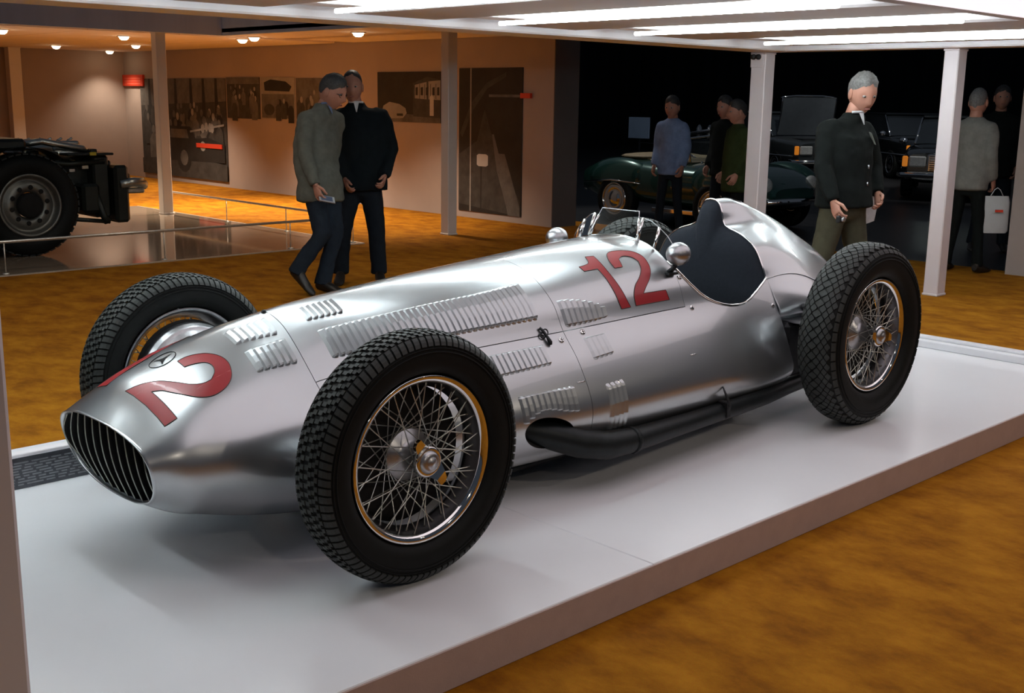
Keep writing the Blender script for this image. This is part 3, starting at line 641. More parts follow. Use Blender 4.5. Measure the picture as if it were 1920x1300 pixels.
# ------------------------------------------------------------------ wheels
def tyre_pt(a, hw, R, rr, h=0.):
    c, s = math.cos(a), math.sin(a); hr = (R-rr)/2
    x = math.copysign(abs(c)**.75, c)*hw; r = rr+hr+math.copysign(abs(s)**.75, s)*hr
    l = math.hypot(c/hw, s/hr)
    return -(x+h*(c/hw)/l), r+h*(s/hr)/l        # (axial offset, outer side negative), radius
M_barrel = mat('rim_barrel_metal', (.20, .20, .21), rough=.32, metal=1., noise=.2, nscale=20)
def make_wheel(R, wd, pattern, ear):
    hw = wd/2; rr = .262
    prof = [tyre_pt(2*PI*k/48, hw, R-.007, rr) for k in range(48)]
    tyre = MB().lathe([(r, y) for y, r in prof], (0, 0, 0), 'y', 96, closed=True)
    for k in (.25, .55):        # moulded sidewall beads
        for sg in (1, -1):
            y, r = tyre_pt(PI/2-sg*(PI/2-.25*k*2), hw, R-.007, rr, .001); tyre.tube([(r*math.cos(t), y, r*math.sin(t)) for t in [2*PI*i/72 for i in range(72)]], .0025, 5, closed=True)
    sub = {'tyre': (tyre.mesh('wheel_tyre', M_rubber))}
    tr = MB(); D = math.radians
    def block(t0, t1, a0, a1, sk0=0., sk1=0., h=.0072, na=1):
        V = []
        for i in range(na+1):
            a = a0+(a1-a0)*i/na; o = sk0+(sk1-sk0)*i/na
            for hh in (0., h):
                y, r = tyre_pt(a, hw, R-.0072, rr, hh); e = .0
                for t in (t0+o, t1+o): V.append((r*math.cos(t), y, r*math.sin(t)))
        f = []
        for i in range(na):
            p = i*4; q = p+4
            f += [(p+2, p+3, q+3, q+2), (p, p+2, q+2, q), (p+1, q+1, q+3, p+3)]
        f += [(0, 1, 3, 2), (na*4, na*4+2, na*4+3, na*4+1)]
        tr.add(V, f)
    if pattern == 'zigzag':
        N = 92; P = 2*PI/N
        ed = [D(x) for x in (56, 73, 90, 107, 124)]
        for i in range(N):
            t = i*P
            for r in range(4):
                a0, a1 = ed[r]+.012, ed[r+1]-.012; am = (a0+a1)/2; o = t+(P*.5 if r % 2 else 0); sgn = 1 if r < 2 else -1
                block(o+P*.02, o+P*.56, a0, am+.01); block(o+P*.42, o+P*.92, am-.01, a1)
            for a0, a1 in ((D(54), D(22)), (D(126), D(158))): block(t+P*.06, t+P*.80, a0, a1, 0, P*.25, .0065, 3)
    else:
        N = 56; P = 2*PI/N
        ed = [D(x) for x in (44, 54.5, 64, 73, 81.5, 90, 98.5, 107, 116, 125.5, 136)]
        def lozenge(tc, a0, am, a1):
            tips = [(tc-P*.39, am), (tc-P*.07, a0), (tc+P*.07, a0), (tc+P*.39, am), (tc+P*.07, a1), (tc-P*.07, a1)]; V = []
            for hh in (0., .0072):
                for t_, a_ in tips: y, r_ = tyre_pt(a_, hw, R-.0072, rr, hh); V.append((r_*math.cos(t_), y, r_*math.sin(t_)))
            tr.add(V, [(6, 7, 8, 9), (6, 9, 10, 11)]+[(k, (k+1) % 6, 6+(k+1) % 6, 6+k) for k in range(6)])
        for i in range(N):
            for r in range(9):
                g = .034; lozenge(i*P+(P*.5 if r % 2 else 0), ed[r]+g, ed[r+1], ed[r+2]-g)
            t = i*P
            for a0, a1 in ((D(42), D(26)), (D(138), D(154))): block(t+P*.56, t+P*1.40, a0, a1, 0, 0, .005, 2)
    sub['tread'] = tr.mesh('tread', M_tread, fix=False)
    yo = -wd*.33
    sub['rim'] = MB().lathe([(.262, yo+.012), (.267, yo+.002), (.267, yo-.004), (.2625, yo-.007), (.247, yo-.001), (.242, yo+.008)], (0, 0, 0), 'y', 72).lathe([(.242, yo+.008), (.237, yo+.03), (.222, yo+.05), (.222, -yo-.045), (.237, -yo-.028), (.25, -yo-.004), (.266, -yo+.006), (.267, -yo)], (0, 0, 0), 'y', 72, mi=1).mesh('rim', [M_chrome, M_barrel])
    sub['hub'] = MB().lathe([(.047, yo-.012), (.047, yo-.004), (.036, yo+.004), (.036, -.01), (.05, .012), (.082, .018), (.088, .03), (.085, .05), (.06, .06), (.05, .1)], (0, 0, 0), 'y', 32).mesh('hub', M_alloy)
    sub['drum_face'] = MB().lathe([(.0005, .045), (.19, .045), (.2205, .047), (.2205, .052), (.2, .056)], (0, 0, 0), 'y', 40).mesh('drum_face', M_black)
    sub['brake_drum'] = MB().lathe([(.2, .062), (.212, .068), (.212, .10), (.204, .104), (.204, .112), (.196, .116), (.185, .118), (.182, .126), (.15, .132), (.145, .14), (.09, .142), (.085, .155), (.0005, .156)], (0, 0, 0), 'y', 48).mesh('brake_drum', M_alloy)
    nut = MB().lathe([(.046, yo-.012), (.05, yo-.016), (.05, yo-.026), (.042, yo-.032), (.036, yo-.030)], (0, 0, 0), 'y', 28)
    for k in range(2):
        a = ear+PI*k; ca, sa = math.cos(a), math.sin(a)
        q = [(.036, -.03), (.062, -.019), (.088, -.017), (.09, .0), (.084, .012), (.062, .02), (.036, .032)]
        nut.prism([(r_*ca-t_*sa, yo-.014-.012*(r_ > .06), r_*sa+t_*ca) for r_, t_ in q], (0, -.014, 0), (0, 0, 0))
    sub['knock_off_nut'] = nut.mesh('knock_off_nut', M_chrome)
    sub['hub_cap'] = MB().lathe([(.037, yo-.028), (.034, yo-.038), (.024, yo-.045), (.02, yo-.044), (.018, yo-.047), (.0005, yo-.05)], (0, 0, 0), 'y', 28).mesh('hub_cap', M_alloy)
    sub['bolt'] = MB().lathe([(.011, .14), (.011, .152), (.006, .155), (.0005, .155)], (.115, 0, 0), 'y', 8, smooth=False).mesh('bolt', M_darkmetal)
    kinds = []
    def spoke(ra, ya, rb, yb, lean):
        a = Vector((ra, ya, 0)); b = Vector((rb*math.cos(lean), yb, rb*math.sin(lean)))
        m = MB().tube([a, a+(b-a)*.06, b], [.0036, .002, .002], 5).mesh('spoke', M_spoke); return m
    for n, ra, ya, rb, yb, ln in ((12, .243, yo+.016, .044, yo-.006, .95), (12, .243, yo+.016, .044, yo-.006, -.95), (20, .234, yo+.034, .084, .022, 1.05), (20, .234, yo+.034, .084, .022, -1.05)):
        kinds.append((n, spoke(ra, ya, rb, yb, ln)))
    return sub, kinds
def place_wheel(W, loc, far, a0, label):
    sub, kinds = W
    w_ = link('wheel', sub['tyre'], car); w_['label'] = label
    w_.matrix_local = Matrix.Translation(Vector(loc)-Vector(CB)) @ Matrix.Rotation(PI if far else 0, 4, 'Z')
    for k in ('tread', 'rim', 'hub', 'drum_face', 'brake_drum', 'knock_off_nut', 'hub_cap'):
        o = link(k, sub[k], w_)
        if k == 'tread': o['kind'] = 'stuff'
    for q in range(8):
        o = link('bolt', sub['bolt'], w_); o.rotation_euler = (0, 2*PI*q/8, 0)
    for i, (n, me) in enumerate(kinds):
        for q in range(n):
            o = link('spoke', me, w_); o.rotation_euler = (0, a0+2*PI*(q+.5*(i % 2)*(1 if i > 1 else 1)+.25*(i // 2))/n, 0)
WF = make_wheel(.3988, .1628, 'zigzag', math.radians(128)); WR = make_wheel(.430, .2012, 'lozenge', math.radians(-8))
place_wheel(WF, (0, -.7375, H+.3988), False, .1, 'near front wire wheel with zigzag tread')
place_wheel(WF, (0, .7375, H+.3988), True, .4, 'far front wheel showing its brake drum')
place_wheel(WR, (2.73, -.706, H+.430), False, .3, 'near rear wire wheel with wide lozenge tread')
place_wheel(WR, (2.73, .706, H+.430), True, .2, 'far rear wheel')
# ================================================================== TRUCK CHASSIS STAND
ts = thing('truck_stage', (2.2, 9.8, 0), 'polished tan floor stage reflecting the truck chassis', 'stage'); TB0 = (2.2, 9.8, 0)
MB().box((-2.4, 7.08, 0), (5.55, 12.6, .012), bev=.003).build('stage_slab', M_truckstage, ts, TB0)
MB().box((-2.4, 7.06, 0), (5.57, 7.08, .012)).box((5.55, 7.08, 0), (5.57, 12.6, .012)).build('stage_edging', M_rail, ts, TB0)
br = thing('barrier_rail', (3.2, 7.16, .012), 'low steel barrier rail around the truck stage', 'barrier'); BB = (3.2, 7.16, .012)
MB().tube([(-1.8, 7.16, .30), (5.49, 7.16, .295), (5.50, 7.20, .295), (5.50, 11.6, .295)], .014, 8).build('rail', M_rail, br, BB)
for x, y in [(-1.4, 7.16), (.15, 7.16), (1.66, 7.16), (3.2, 7.16), (4.66, 7.16), (5.49, 7.17), (5.50, 8.55), (5.50, 9.95), (5.50, 11.4)]:
    MB().tube([(x, y, .012), (x, y, .295)], .006, 6).lathe([(.03, .012), (.03, .018), (.008, .02)], (x, y, 0), 'z', 12).build('post', M_rail, br, BB)
tk = thing('truck_chassis', (2.3, 8.7, .012), 'bare black truck chassis with exposed engine on the tan stage', 'truck'); KB2 = (2.3, 8.7, .012)
def kp(n, mb, m, lab=None):
    o = mb.build(n, m, tk, KB2)
    if lab: o['label'] = lab
    return o
M_trim = mat('truck_rim_steel', (.20, .20, .18), rough=.42, metal=.8, noise=.2, nscale=12)
for y0, sg in ((8.13, -1), (9.95, 1)):
    c = (2.29, y0, .5195)
    pr = [(.30, .0), (.31, -.02*1), (.36, -.045), (.43, -.05), (.475, -.02), (.495, .03), (.498, .10), (.498, .20), (.485, .26), (.42, .29), (.31, .27)]
    wo = kp('wheel', MB().lathe([(r, (o if sg < 0 else -o)) for r, o in pr], c, 'y', 56), M_rubber)
    for k in range(40):      # shoulder lugs
        a = 2*PI*k/40; ca, sa = math.cos(a), math.sin(a)
    lug = MB()
    for k in range(44):
        a = 2*PI*k/44; ca, sa = math.cos(a), math.sin(a); t = Vector((-sa, 0, ca))
        for yo_ in (.05, .13, .21): lug.obox((c[0]+.500*ca, c[1]-sg*yo_, c[2]+.500*sa), t*.026, Vector((0, .032, 0)), Vector((ca, 0, sa))*.007)
    q = lug.build('tread', M_tread, wo, KB2); q.matrix_parent_inverse = Matrix.Identity(4); q['kind'] = 'stuff'
    def sp(n, mb, m):
        q = mb.build(n, m, wo, KB2); q.matrix_parent_inverse = Matrix.Identity(4)
    sp('rim', MB().lathe([(.31, sg*.02), (.30, sg*.028), (.285, sg*.018), (.275, -sg*.03), (.255, -sg*.05), (.24, -sg*.048), (.22, -sg*.02), (.13, -sg*.012), (.125, -sg*.05)], c, 'y', 48), M_trim)
    sp('hub', MB().lathe([(.125, -sg*.03), (.125, sg*.02), (.11, sg*.04), (.08, sg*.05), (.0005, sg*.052)], c, 'y', 32), M_black)
    for k in range(10):
        a = 2*PI*k/10+.2
        sp('lug_hole', MB().lathe([(.022, sg*.004), (.024, sg*.0065), (.016, sg*.0075), (.0005, sg*.0055)], (c[0]+.178*math.cos(a), c[1]-sg*.014+sg*.004, c[2]+.178*math.sin(a)), 'y', 10), M_black)
for y in (8.46, 9.55): kp('frame_rail', MB().box((-1.5, y, .66), (3.3, y+.09, .92), bev=.015), M_trucksteel)
for x in (-.8, .9, 3.05): kp('cross_member', MB().box((x, 8.5, .70), (x+.12, 9.6, .88), bev=.01), M_trucksteel)
kp('axle_beam', MB().tube([(2.29, 8.35, .50), (2.29, 8.6, .44), (2.29, 9.5, .44), (2.29, 9.75, .50)], .07, 10), M_trucksteel)
kp('engine_block', MB().box((1.1, 8.62, .62), (3.02, 9.4, .98), bev=.04), M_trucksteel)
kp('mudguard', MB().grid([[(2.29+.58*math.cos(a), y, .51+.58*math.sin(a)) for a in lin(PI*.28, PI*.95, 18)] for y in (8.12, 8.15, 8.44, 8.47)]), M_trucksteel)
kp('deck_plate', MB().box((.9, 8.2, 1.05), (2.33, 9.5, 1.165), bev=.03), M_trucksteel)
for i, (x0, x1, z, r) in enumerate(((2.38, 2.70, 1.02, .085), (2.70, 3.02, 1.0, .09), (2.42, 2.66, 1.12, .03), (2.76, 3.0, 1.10, .028))):
    kp('cylinder_cover', MB().tube([(x0, 8.55, z), (x0+.02, 8.55, z), (x1-.02, 8.55, z), (x1, 8.55, z)], [r*.7, r, r, r*.7], 16), M_truckalu)
kp('valve_cover', MB().box((2.36, 8.62, .97), (3.06, 9.0, 1.09), bev=.035), M_truckalu)
kp('turbo_pipe', MB().tube([(2.35, 8.42, 1.10), (2.55, 8.40, 1.13), (2.75, 8.44, 1.09), (2.98, 8.42, 1.05), (3.1, 8.5, .98)], .035, 10), M_truckalu)
kp('coolant_hose', MB().tube([(2.2, 8.36, .98), (2.45, 8.32, .93), (2.8, 8.34, .90), (3.15, 8.30, .92)], .028, 8), M_trucksteel)
kp('radiator_pack', MB().box((3.03, 8.3, .34), (3.20, 9.6, .98), bev=.02), M_trucksteel)
kp('front_panel', MB().box((3.22, 8.22, .28), (3.38, 8.62, .88), bev=.03), M_trucksteel)
kp('front_cross_beam', MB().box((3.24, 8.3, .62), (3.44, 9.8, .80), bev=.03), M_trucksteel)
kp('steering_box', MB().box((2.86, 8.2, .40), (3.05, 8.42, .70), bev=.03), M_trucksteel)
kp('drop_arm', MB().tube([(3.0, 8.25, .62), (3.08, 8.22, .36), (3.12, 8.22, .30)], [.04, .035, .045], 10), M_trucksteel)
kp('tie_rod', MB().tube([(2.3, 8.24, .40), (2.9, 8.22, .33), (3.14, 8.22, .30)], .022, 8), M_trucksteel)
kp('leaf_spring', MB().box((1.7, 8.3, .55), (2.95, 8.38, .62), bev=.01), M_trucksteel)
kp('top_hatch', MB().box((2.75, 8.25, .985), (3.24, 8.6, 1.01), bev=.008), M_trucksteel)
kp('bumper_end', MB().tube([(3.28, 8.24, .68), (3.42, 8.24, .70), (3.54, 8.28, .69), (3.60, 8.36, .66), (3.58, 8.6, .64), (3.44, 8.7, .66)], [.05, .05, .055, .055, .05, .05], 10), M_truckalu, 'bright bumper end')
kp('bumper_bracket', MB().box((3.36, 8.24, .58), (3.56, 8.36, .64), bev=.015), M_truckalu)
M_tag = mat('yellow_service_tag', (.6, .45, .03), rough=.6, noise=.1)
kp('service_tag', MB().box((2.98, 8.245, .985), (3.05, 8.255, 1.02), bev=.003), M_tag)
random.seed(3)
for k in range(16):
    x = random.uniform(1.75, 3.25); z = random.uniform(.72, 1.0); s_ = random.uniform(.025, .06)
    kp('engine_bracket', MB().box((x, 8.36, z), (x+s_*1.6, 8.5, z+s_), bev=.008), random.choice([M_trucksteel, M_trucksteel, M_truckalu]))
for k in range(6):
    x = 2.4+.11*k; kp('injector', MB().tube([(x, 8.7, 1.07), (x, 8.7, 1.125), (x+.03, 8.66, 1.15)], .013, 8), M_rail)

# ================================================================== PHOTOGRAPH WALL
def pmat(n, v, tint=(1, .95, .9), nz=.5, sc=3.): return mat(n, tuple(v*t for t in tint), rough=.7, noise=nz, nscale=sc)
P_dk = pmat('print_black', .018, sc=4); P_d2 = pmat('print_charcoal', .05, sc=6); P_md = pmat('print_grey', .13, sc=5); P_lt = pmat('print_light', .30, nz=.3); P_wh = pmat('print_white', .5, nz=.2)
WX = 8.5
class Poster:
    def __init__(s, yl, yr, z0, z1, label, m):
        s.yl, s.yr, s.z0, s.z1 = yl, yr, z0, z1
        s.o = thing('wall_photograph', (WX, (yl+yr)/2, z0), label, 'photograph', 'monochrome photographs on the taupe wall'); s.b = (WX, (yl+yr)/2, z0)
        MB().box((WX-.012, yr, z0), (WX, yl, z1), bev=.002).build('print_panel', m, s.o, s.b); s.k = 0
    def P(s, a, b): return (WX-.0122-.00016*s.k, s.yl+(s.yr-s.yl)*a, s.z0+(s.z1-s.z0)*b)
    def shape(s, name, pts, m):
        s.k += 1; MB().prism([s.P(*p) for p in pts], (0, 0, 0), (.0001, 0, 0)).build(name, m, s.o, s.b)
    def oval(s, name, a, b, ra, rb, m, n=14): s.shape(name, [(a+ra*math.cos(2*PI*i/n), b+rb*math.sin(2*PI*i/n)) for i in range(n)], m)
def crowd(p, n, a0, a1, b0, b1, sz, seed):
    rnd = random.Random(seed)
    for i in range(n):
        a = rnd.uniform(a0, a1); b = b1-(b1-b0)*i/n; k = sz*(1+.6*i/n); r = (p.z1-p.z0)/abs(p.yl-p.yr)
        m = rnd.choice([P_dk, P_d2, P_md, P_d2])
        p.shape('printed_figure', [(a-k*.9, b-k*3/r), (a-k*.9, b-k*.6/r), (a-k*.4, b), (a+k*.4, b), (a+k*.9, b-k*.6/r), (a+k*.9, b-k*3/r)], m)
        p.oval('printed_head', a, b+k*.45/r, k*.38, k*.5/r, rnd.choice([P_lt, P_md, P_md]), 10)
pA = Poster(18.30, 15.06, .10, 1.905, 'large crowd photograph with an old car behind the grey stage column', P_d2)
pA.shape('printed_sky', [(0, .72), (1, .78), (1, 1), (0, 1)], P_md)
for a in (.1, .26, .42, .6, .74, .88): pA.shape('printed_trunk', [(a, .62), (a+.04, .62), (a+.03, 1), (a+.005, 1)], P_dk)
crowd(pA, 48, .05, .97, .42, .72, .035, 1)
pA.shape('printed_ground', [(0, 0), (1, 0), (1, .16), (.55, .22), (0, .16)], P_d2)
pA.shape('printed_car_body', [(.22, .16), (.98, .18), (.98, .36), (.8, .42), (.66, .40), (.6, .52), (.34, .52), (.26, .38), (.2, .33)], P_dk)
pA.shape('printed_car_window', [(.36, .40), (.58, .40), (.56, .49), (.37, .49)], P_md)
pA.oval('printed_tyre', .52, .2, .085, .15, P_dk); pA.oval('printed_wheel', .52, .2, .045, .08, P_md)
pA.oval('printed_lamp', .74, .33, .03, .05, P_lt); pA.shape('printed_bumper', [(.6, .46), (.98, .54), (.98, .56), (.6, .48)], P_lt)
pB = Poster(15.02, 13.94, 1.225, 1.918, 'leftmost small crowd photograph beside the large crowd print', P_d2); crowd(pB, 16, .08, .92, .35, .75, .06, 4); pB.shape('printed_sky', [(0, .84), (1, .84), (1, 1), (0, 1)], P_md)
pC = Poster(13.90, 12.88, 1.24, 1.915, 'small split photograph of people left of the two men', P_lt)
pC.shape('printed_plane', [(.12, .68), (.85, .66), (.92, .78), (.75, .9), (.3, .95), (.1, .88)], P_dk); pC.shape('printed_scene', [(.02, .02), (.98, .02), (.98, .6), (.02, .6)], P_md); crowd(pC, 8, .5, .95, .3, .5, .06, 9); pC.oval('printed_wheel', .25, .22, .16, .14, P_d2)
pD = Poster(12.84, 11.75, 1.255, 1.90, 'faded photograph partly hidden behind the grey jacket man', P_md); crowd(pD, 9, .1, .9, .3, .6, .07, 12)
pE = Poster(10.66, 9.21, 1.27, 1.98, 'wide night photograph of a pale car by a timbered house', P_dk)
pE.shape('printed_street', [(0, 0), (1, 0), (1, .12), (0, .2)], P_md)
pE.shape('printed_house', [(.58, .12), (1, .1), (1, .84), (.8, .9), (.58, .78)], P_d2)
pE.shape('printed_facade', [(.60, .48), (.79, .46), (.79, .80), (.60, .74)], P_lt)
pE.shape('printed_facade', [(.82, .46), (1, .45), (1, .83), (.82, .81)], P_lt)
for a in (.62, .7, .78, .88, .95): pE.shape('printed_window', [(a, .54), (a+.035, .54), (a+.035, .70), (a, .69)], P_dk)
for a in (.6, .68, .76, .85, .93): pE.shape('printed_timber', [(a, .47), (a+.008, .47), (a+.008, .76), (a, .76)], P_d2)
pE.shape('printed_sign', [(.84, .14), (.90, .14), (.90, .5), (.87, .56), (.84, .5)], P_wh)
pE.shape('printed_pale_car', [(.06, .12), (.18, .06), (.42, .08), (.48, .18), (.46, .28), (.36, .36), (.2, .40), (.1, .32)], P_lt); pE.shape('printed_grille', [(.32, .12), (.42, .12), (.42, .17), (.32, .17)], P_dk)
pF = Poster(8.815, 7.56, .09, 2.02, 'tall dark photograph of a banked road at the wall end', P_dk)
pF.shape('printed_bank', [(.0, .05), (.98, .0), (.98, .1), (.6, .45), (.42, .72), (.3, .5), (.0, .4)], P_d2)
pF.shape('printed_kerb', [(.62, .42), (.74, .42), (.98, .06), (.98, .0), (.8, .0)], P_md)
pF.shape('printed_post', [(.54, .55), (.57, .55), (.72, .3), (.96, .02), (.80, .02), (.62, .3)], P_md)
pF.shape('printed_arc', [(.02, .55), (.2, .76), (.45, .9), (.75, .97), (.75, .94), (.46, .86), (.23, .71), (.06, .52)], P_d2)
pF.shape('printed_pole', [(.36, .02), (.38, .02), (.38, .34), (.36, .34)], P_dk)
pF.shape('printed_plate', [(.30, .335), (.33, .325), (.45, .325), (.48, .335), (.48, .40), (.45, .41), (.33, .41), (.30, .40)], P_wh)
pF.shape('printed_stripe', [(.185, .0), (.205, .0), (.205, 1), (.185, 1)], P_lt)
for (a, b, c, d, lab) in ((18.98, 18.12, 1.765, 1.98, 'red sign board at the corner of the taupe walls'), (16.12, 15.2, .67, .75, 'red caption strip across the large crowd photograph'), (7.575, 7.39, 1.63, 1.695, 'small red caption tag at the wall end')):
    t = thing('caption_sign', (WX, (a+b)/2, c), lab, 'sign'); bb = (WX, (a+b)/2, c)
    MB().box((WX-.045, b, c), (WX-.026 if a < 16.5 and a > 10 else WX, a, d), bev=.003).build('sign_board', M_redsign, t, bb)
    if a < 8: MB().box((WX-.02, a, c+.01), (WX-.0145, 8.2, d-.02)).build('timeline_strip', P_md, t, bb)
    if a > 18:
        for k in range(3): MB().box((WX-.047, b+.08, c+.04+.05*k), (WX-.045, a-.08-.12*(k == 0), c+.055+.05*k)).build('printed_line', mat('sign_print', (.75, .15, .1), rough=.6, noise=.1), t, bb)
# ================================================================== PEOPLE
clouds = bpy.data.textures.new('cloth_folds', 'CLOUDS'); clouds.noise_scale = .11
def skin(n, c): return mat(n, c, rough=.55, noise=.12, nscale=20)
SK = skin('skin_ruddy', (.42, .20, .14)); SK2 = skin('skin_tan', (.36, .17, .115))
M_eye = mat('eye_white', (.28, .26, .25), rough=.3, noise=.02); M_iris = mat('eye_dark', (.02, .015, .012), rough=.2, noise=.1); M_lip = mat('lip', (.26, .10, .085), rough=.5, noise=.1)
def loft(mb, rings, n=20, mi=0):
    G = []
    for c, ax, ay in rings:
        c, ax, ay = Vector(c), Vector(ax), Vector(ay); G.append([c+ax*math.cos(2*PI*k/n)+ay*math.sin(2*PI*k/n) for k in range(n)])
    mb.grid(G, closed_j=True, mi=mi); mb.add(G[0], [tuple(range(n))], mi); mb.add(G[-1], [tuple(range(n))], mi)
def clean(o, vox, smooth=6, fold=0.):
    m = o.modifiers.new('fuse', 'REMESH'); m.mode = 'VOXEL'; m.voxel_size = vox; m.use_smooth_shade = True
    s = o.modifiers.new('soften', 'SMOOTH'); s.iterations = smooth; s.factor = .5
    if fold:
        d = o.modifiers.new('folds', 'DISPLACE'); d.texture = clouds; d.strength = fold; d.mid_level = .5; d.texture_coords = 'LOCAL'
    return o
def frame(d, up=(0, 0, 1)):
    x = Vector(d).normalized(); y = Vector(up).cross(x).normalized(); z = x.cross(y); return Matrix((x, y, z)).transposed()
def head(mb, c, d, sc=1., mouth=True):
    M = frame(d); c = Vector(c); n, m = 28, 20; V = []
    def g(a, b, s): return math.exp(-((a*a)/(s[0]**2)+(b*b)/(s[1]**2)))
    def pt(ph, th):
        cx, cy, cz = math.cos(ph)*math.cos(th), math.cos(ph)*math.sin(th), math.sin(ph)
        x, y, z = .097*cx, .077*cy, .122*cz
        if z < 0: t = -z/.122; y *= 1-.28*t*t; x *= 1-.08*t*t; x += .012*t*(cx > 0)
        if cx < 0: x *= 1.06
        if cx > 0:
            x += .026*g(y, z+.022, (.011, .020))+.012*g(y, z-.005, (.008, .025))      # nose
            x += .006*g(abs(y)-.026, z-.032, (.022, .010))                          # brow
            x -= .010*g(abs(y)-.031, z-.012, (.016, .012))                          # eye sockets
            x += .004*g(y, z+.066, (.022, .006))-.003*g(y, z+.060, (.03, .004))     # lips
            x += .006*g(y, z+.10, (.02, .018))                                      # chin
        return Vector((x, y, z))*sc
    V = [c+M @ pt(-PI/2, 0)]
    for i in range(1, m):
        for k in range(n): V.append(c+M @ pt(-PI/2+PI*i/m, 2*PI*k/n))
    V.append(c+M @ pt(PI/2, 0))
    f = [(0, 1+(k+1) % n, 1+k) for k in range(n)]
    for i in range(m-2):
        for k in range(n): l = (k+1) % n; f.append((1+i*n+k, 1+i*n+l, 1+i*n+n+l, 1+i*n+n+k))
    f += [(1+(m-2)*n+k, 1+(m-2)*n+(k+1) % n, len(V)-1) for k in range(n)]
    mb.add(V, f, 0, True)
    for s in (-1, 1):
        mb.ell(c+M @ Vector((-.004, s*.078, -.008))*sc, (.022*sc, .009*sc, .034*sc), 10, 7, 0, M)
        mb.ell(c+M @ Vector((.082, s*.031, .012))*sc, (.010*sc, .014*sc, .008*sc), 8, 6, 1, M)
        mb.ell(c+M @ Vector((.091, s*.031, .012))*sc, (.003*sc, .006*sc, .006*sc), 8, 6, 2, M)
    mb.ell(c+M @ Vector((.098, 0, -.062))*sc, (.005*sc, .021*sc, .006*sc), 10, 6, 3, M)
def hair(c, d, m, sc=1., thick=.012, back=-.35, front=.62, side=.1, bald=0.):
    M = frame(d); c = Vector(c); mb = MB(); n = 36; rows = []
    for t in lin(0, 1, 8):
        r = []
        for k in range(n):
            th = 2*PI*k/n; f = (1+math.cos(th))/2; lo = back+(front-back)*f**1.3+(side-.1)*math.sin(th)**2+.07*math.sin(th*7+1)+.04*math.sin(th*13)+.18*max(0, math.sin(th)**2-.55)*(math.cos(th) > -.3)
            ph = lo+(1.5-lo)*t
            th_ = thick*(.12+.88*min(1, t*3))*(1+.35*math.sin(th*11+t*13)*math.sin(th*5-t*7))
            x, y, z = (.097+th_)*math.cos(ph)*math.cos(th), (.077+th_)*math.cos(ph)*math.sin(th), (.122+th_)*math.sin(ph)
            if math.cos(th) < 0: x *= 1.06
            r.append(c+M @ (Vector((x, y, z))*sc))
        rows.append(r)
    mb.grid(rows, closed_j=True); mb.add(rows[-1], [tuple(range(n))]); mb.add(rows[0], [tuple(range(n))])
    return mb
def hand(mb, w, d, nrm, thumb, curl=.6, sc=1., mi=0):
    # wrist, pointing direction, palm normal, side the thumb leaves from
    d = Vector(d).normalized(); nrm = Vector(nrm); nrm = (nrm-d*nrm.dot(d)).normalized(); t = Vector(thumb); t = (t-d*t.dot(d)-nrm*t.dot(nrm)).normalized(); w = Vector(w)
    loft(mb, [(w-d*.02, t*.024*sc, nrm*.02*sc), (w+d*.02*sc, t*.034*sc, nrm*.018*sc), (w+d*.06*sc, t*.042*sc, nrm*.016*sc), (w+d*.09*sc, t*.040*sc, nrm*.013*sc), (w+d*.098*sc, t*.034*sc, nrm*.008*sc)], 14, mi)
    for k, (o, l) in enumerate(((.030, .072), (.010, .082), (-.010, .076), (-.029, .060))):
        p = w+(d*.088+t*o)*sc; pts = [p-d*.02*sc, p]; a = 0.
        for seg, fr in enumerate((.45, .32, .23)):
            a += curl*(.8 if seg == 0 else 1.1); dd = d*math.cos(a)+nrm*math.sin(a); p = p+dd*l*fr*sc; pts.append(p)
        mb.tube(pts, [.010*sc, .0098*sc, .009*sc, .0082*sc, .006*sc], 8, mi)
    p = w+(d*.025+t*.03)*sc; dd = (d*.75+t*.6+nrm*.25).normalized(); p2 = p+dd*.045*sc; d2 = (d*.85+t*.1+nrm*.5*curl).normalized(); p3 = p2+d2*.03*sc; p4 = p3+(d2+nrm*.4*curl).normalized()*.024*sc
    mb.tube([p-dd*.015*sc, p, p2, p3, p4], [.014*sc, .0135*sc, .0115*sc, .0105*sc, .007*sc], 8, mi)
